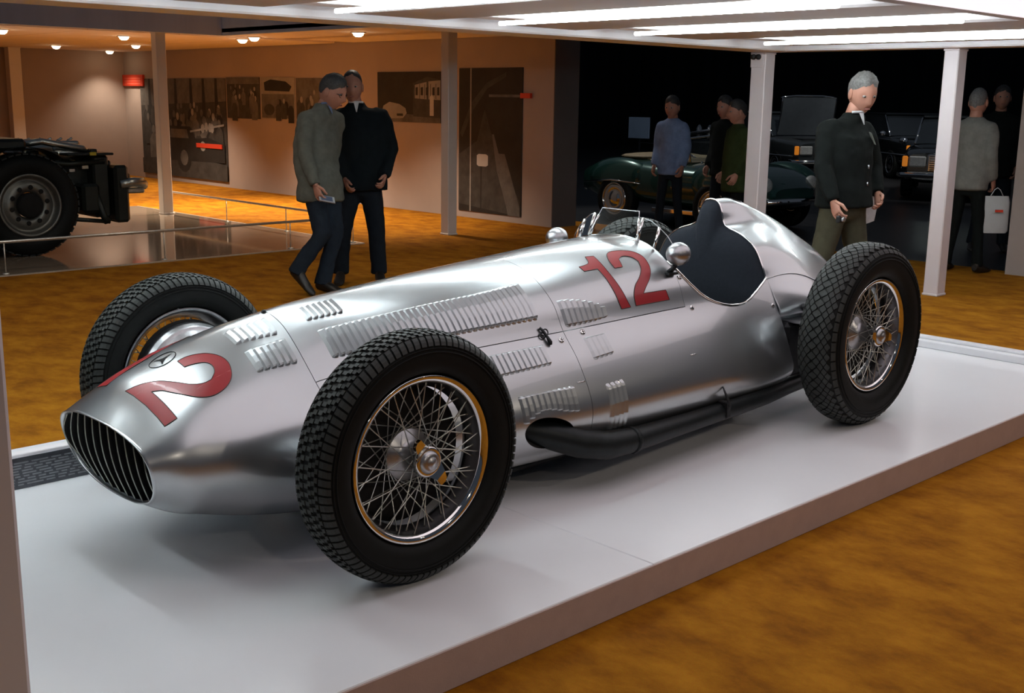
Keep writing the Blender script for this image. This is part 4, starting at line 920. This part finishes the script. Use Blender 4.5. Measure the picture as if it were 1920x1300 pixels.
def person(label, J, look, jk, tr, sh, hr, sk, cloth, group=None, hem=.10, vox=.014, hands=((0, 0, -1), (0, 0, -1)), thin=1., hairkw={}, collar=None, fold=.02, curl=.6, longcoat=0., hs=1.08):
    V = {k: Vector(v) for k, v in J.items()}
    base = (V['pelvis'].x, V['pelvis'].y, 0.)
    t = thing('person', base, label, 'person', group); B = base
    Rs, Ls = V['rs'], V['ls']; L = (Ls-Rs); L.z = 0; L.normalize(); F = Vector((L.y, -L.x, 0))
    up = Vector((0, 0, 1)); k = thin
    # body: one figure
    b = MB(); head(b, V['head'], look, hs); hc = V['head']; lk = Vector(look).normalized()
    b.tube([hc-lk*.02-up*.05, (hc+V['neck'])/2-F*.012-up*.02, V['neck']-up*.05], [.058, .056, .07], 14)
    loft(b, [(V['neck']-up*.03, L*.08, F*.06), (V['chest'], L*.15*k, F*.10*k), (V['waist'], L*.14*k, F*.10*k), (V['pelvis'], L*.15*k, F*.10*k), (V['pelvis']-up*.08, L*.13, F*.09)])
    for s in 'rl':
        S_, E_, W_ = V[s+'s'], V[s+'e'], V[s+'w']
        b.tube([S_, E_, W_], [.05*k, .042*k, .028], 10)
        dr = (W_-E_).normalized(); hd = hands[0 if s == 'r' else 1]
        if hd: hand(b, W_+dr*.01, dr*1.0+Vector(hd[0])*.0 if isinstance(hd[0], tuple) else dr, (hd[1] if isinstance(hd[0], tuple) else -L*(1 if s == 'l' else -1)), (hd[2] if isinstance(hd[0], tuple) else F), curl)
        b.tube([V[s+'h'], V[s+'k'], V[s+'a']], [.075*k*.9, .05*k*.9, .038*k], 10)
    b.build('body', [sk, M_eye, M_iris, M_lip], t, B)
    # jacket
    j = MB(); bt = V['pelvis']-up*hem
    loft(j, [(V['neck']+up*.015, L*.072, F*.066), (V['neck']-up*.03, L*.10, F*.08), ((Rs+Ls)/2+up*.035, L*.145*k, F*.095), ((Rs+Ls)/2-up*.01, L*.19*k, F*.11), (V['chest']-up*.02, L*.215*k, F*.142*k), ((V['chest']+V['waist'])/2, L*.212*k, F*.15*k), (V['waist'], L*.205*k, F*.15*k), (V['pelvis'], L*.215*k, F*.158*k), (bt, L*.22*k, F*.165*k), (bt-up*longcoat, L*.225*k, F*.17*k)], 26)
    for s in 'rl':
        S_, E_, W_ = V[s+'s'], V[s+'e'], V[s+'w']; i = 1 if s == 'l' else -1
        j.tube([S_-L*i*.07-up*.02, S_-up*.03, S_*.75+E_*.25, (S_+E_)/2, E_, (E_+W_)/2, W_, W_+(W_-E_).normalized()*.01], [.085, .082, .078, .072, .066, .058, .05, .049], 14)
        j.ell(S_-up*.025-L*i*.012, (.072, .072, .072))
    clean(j.build('jacket', cloth[0], t, B), vox, 5, fold)
    if collar: 
        cm = MB(); nk = V['neck']; cm.tube([nk+F*.072*math.cos(a)+L*.075*math.sin(a)+up*(.010+.006*math.cos(a)) for a in lin(-.9, .9, 11)], .009, 8); cm.add([nk+F*.078+up*.01-L*.022, nk+F*.078+up*.01+L*.022, nk+F*.112-up*.07+L*.004, nk+F*.112-up*.07-L*.004], [(0, 1, 2, 3)]); cm.build('shirt_collar', collar, t, B)
    # trousers
    q = MB(); pv = V['pelvis']
    loft(q, [(pv+up*.06, L*.165*k, F*.115*k), (pv-up*.03, L*.172*k, F*.125*k), (pv-up*.11, L*.155*k, F*.115*k), (pv-up*.15, L*.10*k, F*.085)], 22)
    for s in 'rl':
        h, kn, an = V[s+'h'], V[s+'k'], V[s+'a']
        q.tube([h+up*.03, h*.7+kn*.3, kn, (kn+an)/2, an*.85+kn*.15, an-up*.025], [.098*k, .09*k, .074*k, .069*k, .068*k, .072*k], 14)
    clean(q.build('trousers', cloth[1], t, B), vox, 5, fold*.8)
    # shoes
    for s in 'rl':
        an, to = V[s+'a'], V[s+'t']; d = to-an; d.z = 0; d.normalize(); sd = Vector((-d.y, d.x, 0)); ht = Vector((an.x, an.y, an.z-.05)); tp = Vector((to.x, to.y, to.z))
        if (tp-ht).length < .16: tp = ht+(tp-ht).normalized()*.19 if (tp-ht).length > .01 else ht+d*.19
        u2 = (tp-ht).normalized().cross(sd)*-1
        if u2.z < 0: u2 = -u2
        x = (tp-ht)
        o = MB(); loft(o, [(ht-x*.30+u2*.02, sd*.028, u2*.03), (ht-x*.22+u2*.025, sd*.036, u2*.05), (ht+x*.05+u2*.03, sd*.038, u2*.06), (ht+x*.45+u2*.01, sd*.045, u2*.042), (ht+x*.85-u2*.004, sd*.048, u2*.028), (ht+x*1.12-u2*.008, sd*.040, u2*.022), (ht+x*1.25-u2*.01, sd*.018, u2*.014)], 14)
        ob = o.build('shoe', sh, t, B)
        zmin = min(v.co.z for v in ob.data.vertices); dz = .001-zmin
        if abs(dz) < .15: ob.data.transform(Matrix.Translation((0, 0, dz)))
    if hr: hair(V['head'], look, hr, sc=hs, **hairkw).build('hair', hr, t, B)
    return t, V, F, L, B
def cl(n, c, nz=.25, sc=14.): return mat(n, c, rough=.95, noise=nz, nscale=sc, bump=.25, bscale=250, spec=.12)
K_grey = cl('grey_wool_jacket', (.115, .118, .10)); K_navy = cl('black_blue_jacket', (.006, .009, .011)); K_black = cl('black_jacket', (.007, .0085, .008))
K_jean = cl('dark_denim', (.016, .022, .032)); K_jean2 = cl('black_denim', (.010, .013, .018)); K_olive = cl('olive_corduroy', (.06, .055, .035)); K_shoe = mat('dark_leather', (.016, .013, .011), rough=.45, noise=.3, nscale=20)
K_white = cl('white_shirt', (.55, .56, .58)); K_blue = cl('light_blue_shirt', (.16, .22, .36)); K_green = cl('dark_green_coat', (.035, .05, .018)); K_taupe = cl('stone_grey_jacket', (.20, .20, .18))
H_dark = mat('dark_hair', (.028, .026, .025), rough=.6, noise=.4, nscale=60); H_grey = mat('grey_hair', (.16, .155, .15), rough=.6, noise=.5, nscale=70); H_salt = mat('dark_grey_hair', (.06, .06, .062), rough=.6, noise=.5, nscale=70)
m1 = dict(head=(3.507, 4.673, 1.655), neck=(3.46, 4.75, 1.545), chest=(3.42, 4.78, 1.38), waist=(3.365, 4.735, 1.10), pelvis=(3.364, 4.67, .90), rs=(3.272, 4.728, 1.455), ls=(3.60, 4.77, 1.455), re=(3.19, 4.62, 1.15), rw=(3.19, 4.49, .915), le=(3.62, 4.84, 1.17), lw=(3.50, 4.80, .96), rh=(3.285, 4.64, .86), lh=(3.447, 4.67, .85), rk=(3.269, 4.52, .50), ra=(3.077, 4.63, .20), rt=(3.135, 4.50, .035), lk=(3.418, 4.55, .485), la=(3.30, 4.575, .095), lt=(3.37, 4.40, .03))
t1 = person('man in a grey jacket leaning forward with a phone in his hand', m1, (.38, -.85, -.42), K_grey, K_jean, K_shoe, H_salt, SK, (K_grey, K_jean), hem=.14, collar=K_blue, fold=.03, hs=1.16)
gl = MB(); M_ = frame((.38, -.85, -.42)); hc = Vector(m1['head'])
for s in (-1, 1): gl.tube([hc+M_ @ Vector((.104, s*.033+.024*math.cos(a), .010+.017*math.sin(a))) for a in [2*PI*i/16 for i in range(16)]], .002, 5, closed=True); gl.tube([hc+M_ @ Vector((.102, s*.056, .014)), hc+M_ @ Vector((-.01, s*.085, .012))], .002, 5)
gl.tube([hc+M_ @ Vector((.105, -.01, .014)), hc+M_ @ Vector((.105, .01, .014))], .002, 5)
gl.build('spectacles', M_darkmetal, t1[0], t1[4])
ph = thing('mobile_phone', (3.24, 4.40, .80), 'small silver phone held by the man in the grey jacket', 'phone')
MB().obox((0, 0, 0), (.055, -.03, -.012), (.008, .018, .022), (.004, .006, -.004)).build('case', mat('silver_plastic', (.42, .44, .46), rough=.3, noise=.1), ph)
MB().obox((-.006, -.008, .008), (.04, -.022, -.009), (.006, .013, .016), (.0005, .0008, -.0005)).build('screen', mat('phone_screen', (.1, .13, .2), rough=.15, noise=.1), ph)
m2 = dict(head=(3.985, 5.06, 1.70), neck=(4.02, 5.06, 1.555), chest=(4.05, 5.02, 1.40), waist=(4.03, 4.96, 1.10), pelvis=(3.975, 4.93, .88), rs=(3.905, 5.12, 1.47), ls=(4.20, 4.925, 1.47), re=(3.84, 5.10, 1.16), rw=(3.79, 4.92, .92), le=(4.24, 4.84, 1.17), lw=(4.06, 4.70, .95), rh=(3.90, 4.975, .84), lh=(4.035, 4.885, .84), lk=(4.02, 4.78, .47), la=(4.03, 4.76, .10), lt=(3.92, 4.58, .03), rk=(3.79, 4.96, .48), ra=(3.76, 4.96, .10), rt=(3.63, 4.81, .03))
t2 = person('tall man in a dark jacket standing beside the grey jacket man', m2, (-.62, -.72, -.12), K_navy, K_jean2, K_shoe, H_dark, SK2, (K_navy, K_jean2), hem=.07, collar=K_white, thin=1.06, hairkw=dict(thick=.007, front=.95), hs=1.14)
m3 = dict(head=(5.37, .90, 1.69), neck=(5.34, .945, 1.545), chest=(5.29, .96, 1.40), waist=(5.25, .93, 1.13), pelvis=(5.22, .90, .95), rs=(5.13, 1.02, 1.455), ls=(5.48, .93, 1.445), re=(5.00, .95, 1.18), rw=(4.93, .81, .965), le=(5.56, .88, 1.18), lw=(5.45, .77, 1.00), rh=(5.125, .91, .91), lh=(5.30, .885, .90), rk=(5.03, .94, .51), ra=(4.90, 1.10, .13), rt=(5.0, .97, .03), lk=(5.31, .80, .50), la=(5.39, .74, .10), lt=(5.50, .58, .03))
t3 = person('grey haired man in a black jacket walking behind the car tail', m3, (-.46, -.76, -.36), K_black, K_olive, K_shoe, H_grey, SK, (K_black, K_olive), hem=.05, collar=K_white, thin=1.05, hairkw=dict(thick=.013, front=.72), fold=.022, hs=1.16)
MB().obox((5.375, .80, 1.38), (.028, -.004, -.04), (.006, .012, .004), (.001, -.003, .0)).build('scarf_end', cl('grey_scarf', (.22, .23, .20)), t3[0], t3[4])
for z in (1.20, 1.08): MB().tube([(5.27, .755, z), (5.272, .752, z-.025)], .006, 6).build('zip_pull', M_alloy, t3[0], t3[4])
MB().obox((5.49, .90, .97), (.05, -.02, .012), (.003, .008, .001), (.012, -.004, -.13)).build('white_paper', K_white, None) if False else None
pp = thing('paper_sheet', (5.48, .84, .82), 'white paper sheet held low by the grey haired man', 'paper'); o_ = MB().obox((0, 0, .06), (.075, -.018, .018), (.0006, .0025, 0), (.022, -.004, .11)).build('sheet', K_white, pp)
MB().obox((-.03, .001, .14), (.008, -.002, .002), (.0008, .0032, 0), (.002, 0, .010)).build('printed_mark', M_red, pp)
cm_ = thing('compact_camera', (4.915, .735, .845), 'small camera in the hand of the grey haired man', 'camera')
MB().box((-.04, -.015, -.025), (.04, .015, .025), bev=.008).build('camera_body', M_darkmetal, cm_); MB().lathe([(.018, -.015), (.018, -.028), (.013, -.03), (.0005, -.027)], (.005, 0, 0), 'y', 16).build('camera_lens', M_alloy, cm_)
def standing(x, y, h, face, spread=.06, arm=-.045):
    k = h/1.8; F = Vector((math.cos(face), math.sin(face), 0)); L = Vector((-F.y, F.x, 0)); p = Vector((x, y, 0))
    def q(f, l, z): return tuple(p+F*f*k+L*l*k+Vector((0, 0, z*k)))
    return dict(head=q(.03, 0, 1.68), neck=q(0, 0, 1.53), chest=q(0, 0, 1.37), waist=q(.01, 0, 1.10), pelvis=q(0, 0, .92), rs=q(0, -.155, 1.45), ls=q(0, .155, 1.45), re=q(-.03, -.24-arm, 1.16), rw=q(.08, -.24-arm, .94), le=q(-.03, .24+arm, 1.16), lw=q(.08, .24+arm, .94), rh=q(0, -.085, .87), lh=q(0, .085, .87), rk=q(.02, -.10-spread*.3, .48), lk=q(.02, .10+spread*.3, .48), ra=q(-.02, -.10-spread, .09), la=q(-.02, .10+spread, .09), rt=q(.14, -.12-spread, .03), lt=q(.14, .12+spread, .03)), tuple(F)
J, F_ = standing(8.92, 5.42, 1.66, math.radians(-165)); person('visitor in a light blue shirt in the dark hall', J, (F_[0], F_[1], -.2), None, None, K_shoe, H_dark, SK2, (K_blue, K_jean2), vox=.02, thin=.76, fold=.015)
J, F_ = standing(9.24, 4.88, 1.67, math.radians(175)); person('visitor in black between the blue shirt and the green coat', J, (F_[0], F_[1], -.1), None, None, K_shoe, H_dark, SK, (K_black, K_jean2), vox=.02, thin=.85, fold=.015)
J, F_ = standing(8.70, 4.31, 1.62, math.radians(150)); person('visitor in a dark green coat beside the white canopy column', J, (F_[0], F_[1], -.1), None, None, K_shoe, H_dark, SK, (K_green, K_black), vox=.02, thin=.95, hem=.2, fold=.015)
J, F_ = standing(8.94, 1.72, 1.77, math.radians(5)); person('white haired visitor seen from behind carrying a white bag', J, (F_[0], F_[1], 0), None, None, K_shoe, H_grey, SK, (K_taupe, K_black), vox=.02, thin=.8, hairkw=dict(thick=.006, front=1.1), fold=.015)
J, F_ = standing(10.86, 2.33, 1.83, math.radians(-150)); person('dim visitor standing beyond the man with the bag', J, (F_[0], F_[1], 0), None, None, K_shoe, H_dark, SK2, (K_black, K_jean2), vox=.02, fold=.015)
bg = thing('carrier_bag', (9.06, 1.49, .40), 'white carrier bag hanging from the visitor in the stone jacket', 'bag')
G = []
for t_, wv, dv in ((0, .12, .03), (.02, .14, .035), (.3, .135, .03), (.36, .12, .02)):
    G.append([(wv*math.cos(a)*.75, -wv*math.cos(a)*.65+dv*math.sin(a), t_) for a in [2*PI*i/20 for i in range(20)]])
b_ = MB().grid(G, closed_j=True); b_.add(G[0], [tuple(range(20))]); b_.build('bag_body', cl('white_plastic_bag', (.5, .52, .52), .08, 6), bg)
MB().tube([(.05, -.045, .35), (.02, -.02, .42), (0, 0, .44), (-.02, .02, .42), (-.05, .045, .35)], .004, 6).build('handle', K_white, bg)
MB().obox((-.032, -.05, .22), (.03, -.026, 0), (.002, .002, 0), (0, 0, .012)).build('printed_mark', M_redsign, bg)
# ================================================================== CARS IN THE DARK HALL
M_greenpaint = mat('dark_green_car_paint', (.012, .05, .040), rough=.25, metal=.4, coat=1., coat_rough=.03, noise=.1, nscale=3)
M_blackpaint = mat('black_car_paint', (.008, .010, .011), rough=.25, metal=.3, coat=1., coat_rough=.03, noise=.1, nscale=3)
M_silverpaint = mat('anthracite_car_paint', (.06, .07, .075), rough=.28, metal=.6, coat=1., coat_rough=.03, noise=.1, nscale=3)
M_tanleather = mat('tan_leather', (.22, .17, .10), rough=.6, noise=.25, nscale=20)
M_lens = mat('headlamp_glass', (.42, .43, .42), rough=.15, noise=.3, nscale=40); M_amber = mat('amber_lens', (.6, .2, .02), rough=.15, noise=.1, emit=(1, .3, .03), estr=.25)
M_podium = mat('blue_grey_podium', (.09, .12, .15), rough=.5, noise=.15, nscale=2)
def car_wheel(t, x, y, r, sd, paint, ww=.17):
    w_ = link('wheel', MB().lathe([(r*.66, 0), (r*.68, sd*.012), (r*.8, sd*.02), (r*.94, sd*.01), (r, -sd*.03), (r, -sd*(ww-.03)), (r*.93, -sd*ww), (r*.6, -sd*ww)], (0, 0, 0), 'y', 36).mesh('wheel', M_rubber), t); w_.location = (x, y, r)
    link('hub_cap', MB().lathe([(r*.62, 0), (r*.55, sd*.012), (r*.42, sd*.008), (r*.38, -sd*.01), (r*.3, sd*.012), (r*.14, sd*.03), (.0005, sd*.034)], (0, 0, 0), 'y', 28).mesh('hub_cap', M_chrome), w_)
    link('trim_ring', MB().lathe([(r*.665, sd*.004), (r*.66, sd*.016), (r*.625, sd*.014), (r*.62, 0)], (0, 0, 0), 'y', 36).mesh('trim_ring', M_chrome), w_)
def loft_body(sections, n=30, ex=.55):
    # sections: (x, half width, z bottom, z top)
    G = []
    for x, hw, z0, z1 in sections:
        r = []
        for k in range(n):
            a = 2*PI*k/n; c, s = math.cos(a), math.sin(a)
            r.append((x, math.copysign(abs(c)**ex, c)*hw, (z0+z1)/2+math.copysign(abs(s)**ex, s)*(z1-z0)/2))
        G.append(r)
    m = MB().grid(G, closed_j=True); m.add(G[0], [tuple(range(n))]); m.add(G[-1], [tuple(range(n))]); return m
# green open roadster: local x forward
gc = thing('open_sports_car', (10.433, 5.666, 0), 'dark green open sports car with cream steering wheel and chrome strip', 'car', rz=math.radians(-92))
loft_body([(-2.15, .45, .42, .60), (-2.05, .62, .34, .74), (-1.7, .76, .28, .86), (-1.2, .80, .26, .90), (-.6, .80, .24, .86), (0, .79, .24, .84), (.25, .78, .24, .86), (.5, .76, .26, .84), (.75, .72, .28, .78), (.95, .62, .32, .68), (1.05, .4, .38, .58)]).build('body', M_greenpaint, gc)
for sd in (-1, 1):
    for x0, hz in ((-1.25, .86), (.42, .84)):
        MB().ell((x0, sd*.68, .60), (.60 if x0 < 0 else .5, .17, .27), 24, 14).build('fender', M_greenpaint, gc)
        car_wheel(gc, x0, sd*.83, .325, sd, M_greenpaint)
    MB().tube([(-1.85, sd*.80, .52), (-1.3, sd*.855, .575), (-.8, sd*.82, .55)], [.008, .014, .006], 8).build('chrome_strip', M_chrome, gc)
    MB().box((-.6, sd*.80-.012, .2), (.1, sd*.80+.012, .26), bev=.008).build('sill', M_chrome if sd < 0 else M_greenpaint, gc)
MB().box((-1.0, -.55, .80), (-.2, .55, .90), bev=.05).build('seats', M_tanleather, gc)
MB().ell((-1.15, 0, .885), (.5, .64, .045), 20, 8).build('hood_cover', M_tanleather, gc)
MB().tube([(-.58+.08*math.sin(a), -.30+.17*math.cos(a), 1.0+.16*math.sin(a)) for a in [2*PI*i/28 for i in range(28)]], .012, 8, closed=True).build('steering_wheel', mat('cream_plastic', (.6, .56, .42), rough=.35, noise=.05), gc)
for k in range(3):
    a = PI/2+2*PI*k/3; MB().tube([(-.57, -.30, 1.0), (-.58+.08*math.sin(a), -.30+.165*math.cos(a), 1.0+.155*math.sin(a))], .006, 6).build('steering_spoke', M_chrome, gc)
MB().tube([(-.57, -.30, 1.0), (-.2, -.30, .84)], .018, 8).build('steering_column', M_chrome, gc)
MB().tube([(-0.100, -.66, .86), (-0.170, -.62, 1.16), (-0.190, 0, 1.2), (-0.170, .62, 1.16), (-0.100, .66, .86)], .013, 8).build('windscreen_frame', M_chrome, gc)
MB().add([(-0.100, -.64, .87), (-0.170, -.61, 1.15), (-0.170, .61, 1.15), (-0.100, .64, .87)], [(0, 1, 2, 3)]).add([(-0.095, -.64, .87), (-0.165, -.61, 1.15), (-0.165, .61, 1.15), (-0.095, .64, .87)], [(0, 1, 2, 3)]).build('windscreen', M_glass, gc)
for sd in (-1, 1): MB().ell((.95, sd*.48, .62), (.08, .1, .1), 16, 10).build('headlamp', M_lens, gc)
MB().tube([(1.03, -.55, .42), (1.11, 0, .42), (1.03, .55, .42)], .04, 8).build('bumper', M_chrome, gc); MB().tube([(-2.12, -.5, .42), (-2.2, 0, .42), (-2.12, .5, .42)], .04, 8).build('bumper', M_chrome, gc)
sg = thing('display_sign', (12.6, 9.05, .0), 'small pale sign board on a stand behind the green car', 'sign')
MB().box((-.012, -.22, 1.02), (.012, .22, 1.36), bev=.004).build('sign_board', mat('pale_blue_board', (.42, .55, .75), rough=.5, noise=.05), sg); MB().tube([(.02, 0, 0), (.02, 0, 1.05)], .015, 8).lathe([(.16, 0), (.16, .012), (.02, .03)], (.02, 0, 0), 'z', 20).build('stand', M_darkmetal, sg)
# front of a veteran car behind: bare engine shape
ve = thing('vintage_engine_display', (12.6, 7.4, 0), 'dim vintage engine display between the green car and the visitor', 'engine')
MB().box((-.3, -.7, 0), (.3, .7, .75), bev=.03).build('plinth', M_black, ve)
MB().box((-.2, -.55, .78), (.2, .45, 1.05), bev=.05).build('engine_block', M_darkmetal, ve)
for k in range(5): MB().tube([(-.1, -.45+.2*k, 1.03), (-.1, -.45+.2*k, 1.22), (-.06, -.42+.2*k, 1.26)], [.05, .045, .02], 10).build('cylinder', M_alloy, ve)
MB().tube([(-.22, -.5, 1.1), (-.24, 0, 1.2), (-.22, .5, 1.12)], .03, 8).build('manifold', M_alloy, ve); MB().lathe([(.0005, -.05), (.14, -.05), (.16, 0), (.14, .05), (.0005, .05)], (-.15, -.68, .98), 'y', 24).build('flywheel', M_darkmetal, ve)
def saloon(name, loc, rz, label, paint, hood=False):
    t = thing(name, loc, label, 'car', None, rz)
    loft_body([(-2.3, .72, .40, .80), (-2.2, .82, .30, .90), (-1.2, .87, .24, .95), (0, .88, .22, .95), (1.2, .87, .24, .93), (2.1, .83, .30, .88), (2.28, .76, .36, .82)], 32, .35).build('body', paint, t)
    G = []
    for x, hw, z in ((-1.55, .72, .93), (-1.05, .64, 1.36), (-.6, .62, 1.42), (0, .62, 1.42), (.35, .64, 1.36), (.95, .72, .93)): G.append([(x, -hw, z), (x, -hw*.7, z+.01), (x, hw*.7, z+.01), (x, hw, z)])
    m = MB().grid(G, smooth=False)
    m.add([g[0] for g in G], [tuple(range(6))]); m.add([g[-1] for g in G], [tuple(range(6))]); m.build('cabin_glass', mat('dark_car_glass', (.02, .025, .03), rough=.05, noise=.05, coat=.5), t)
    MB().box((-1.05, -.64, 1.38), (.38, .64, 1.44), bev=.025).build('roof', paint, t)
    for sd in (-1, 1):
        MB().tube([(.95, sd*.72, .93), (.38, sd*.64, 1.38)], .022, 8).build('pillar', M_chrome, t); MB().tube([(-1.55, sd*.72, .93), (-1.05, sd*.64, 1.38)], .025, 8).build('pillar', paint, t)
        for x in (-1.4, 1.4): car_wheel(t, x, sd*.86, .32, sd, paint)
        MB().box((2.26, sd*.60-.14, .58), (2.31, sd*.60+.14, .76), bev=.02).build('headlamp', M_lens, t); MB().box((2.24, sd*.80-.05, .58), (2.30, sd*.80+.04, .76), bev=.015).build('indicator', M_amber, t)
        MB().ell((1.02, sd*.92, .98), (.05, .08, .06), 12, 8).build('mirror', M_chrome, t)
        MB().tube([(-2.2, sd*.885, .55), (0, sd*.905, .55), (2.2, sd*.86, .55)], .010, 6).build('side_strip', M_chrome, t)
    MB().box((2.27, -.44, .50), (2.33, .44, .80), bev=.02).build('grille_shell', M_chrome, t)
    for k in range(7): MB().box((2.325, -.40, .53+.037*k), (2.337, .40, .545+.037*k)).build('grille_bar', M_darkmetal, t)
    MB().tube([(2.1, -.90, .44), (2.32, -.84, .44), (2.38, 0, .44), (2.32, .84, .44), (2.1, .90, .44)], .045, 8).build('bumper', M_chrome, t)
    MB().box((2.34, -.26, .30), (2.355, .26, .40), bev=.004).build('number_plate', M_lens, t)
    if hood:
        MB().grid([[(1.0+.25*math.sin(v*1.4)*.6, y, .95+.80*v) for y in lin(-.62, .62, 9)] for v in lin(0, 1, 8)]).build('raised_bonnet', mat('bonnet_liner', (.06, .07, .08), rough=.45, noise=.15), t)
        e = [(1.0, -.63, .95)]+[(1.0+.15*math.sin(v*1.4), -.63, .95+.80*v) for v in lin(.1, 1, 8)]; f = [(p[0], -p[1], p[2]) for p in e[::-1]]
        MB().tube(e+[(1.15, -.3, 1.78), (1.15, .3, 1.78)]+f, .018, 8).build('bonnet_edge', M_chrome, t); MB().box((.98, -.6, 1.67), (1.12, .6, 1.75), bev=.01).build('bonnet_lip', M_chrome, t)
        MB().box((1.05, -.6, .8), (2.1, .6, .9)).build('engine_bay', M_darkmetal, t)
    return t
saloon('saloon_car', (20.5, 11.5, 0), math.radians(-120), 'dark saloon with its bonnet raised behind the white canopy column', M_silverpaint, True)
saloon('saloon_car', (23.7, 10.25, 0), math.radians(-130), 'black saloon half hidden behind the walking grey haired man', M_blackpaint)
saloon('saloon_car', (19.06, 6.71, 0), math.radians(-155), 'black saloon with amber lamp beyond the man with the bag', M_blackpaint)
# show spots rigged in the hall
def hall_spot(loc, aim, label, e, ang=.5, col=(1, .97, .93)):
    t = thing('stage_spotlight', loc, label, 'light', 'hall spotlights above the frame')
    d = (Vector(aim)-Vector(loc)).normalized(); q = d.to_track_quat('-Z', 'Y')
    can = MB().lathe([(.001, .2), (.09, .2), (.1, .18), (.1, -.06), (.085, -.06), (.08, .0), (.001, .0)], (0, 0, 0), 'z', 20).build('lamp_can', M_black, t); can.rotation_mode = 'QUATERNION'; can.rotation_quaternion = q
    MB().box((-.13, -.015, .1), (.13, .015, .28), bev=.005).build('yoke', M_black, t)
    MB().tube([(0, 0, .28), (0, 0, 3.0)], .02, 8).build('drop_pole', M_black, t)
    l = bpy.data.lights.new('spot_beam', 'SPOT'); l.energy = e; l.color = col; l.spot_size = ang*2; l.spot_blend = .5; l.shadow_soft_size = .08
    lo = bpy.data.objects.new('spot_beam', l); COL.objects.link(lo); lo.parent = t; lo.rotation_mode = 'QUATERNION'; lo.rotation_quaternion = q; lo.location = d*.08
hall_spot((9.4, 9.0, 5.2), (10.2, 6.9, .6), 'spotlight hanging above the green open car', HALL_POWER*6)
hall_spot((13.8, 6.6, 5.2), (10.4, 7.0, .6), 'spotlight hanging behind the green open car', HALL_POWER*1.8, .32)
hall_spot((17.0, 8.4, 5.2), (20.0, 10.6, .9), 'spotlight hanging in front of the raised bonnet saloon', HALL_POWER*5)
hall_spot((16.4, 4.6, 5.2), (18.6, 6.4, .6), 'spotlight hanging over the black saloons', HALL_POWER*5)
hall_spot((7.2, 4.2, 5.2), (9.5, 5.4, 1.3), 'spotlight hanging above the visitors at the stand edge', HALL_POWER*.15)
hall_spot((20.0, 6.8, 5.2), (21.6, 9.0, .4), 'spotlight hanging over the half hidden black saloon', HALL_POWER*4)
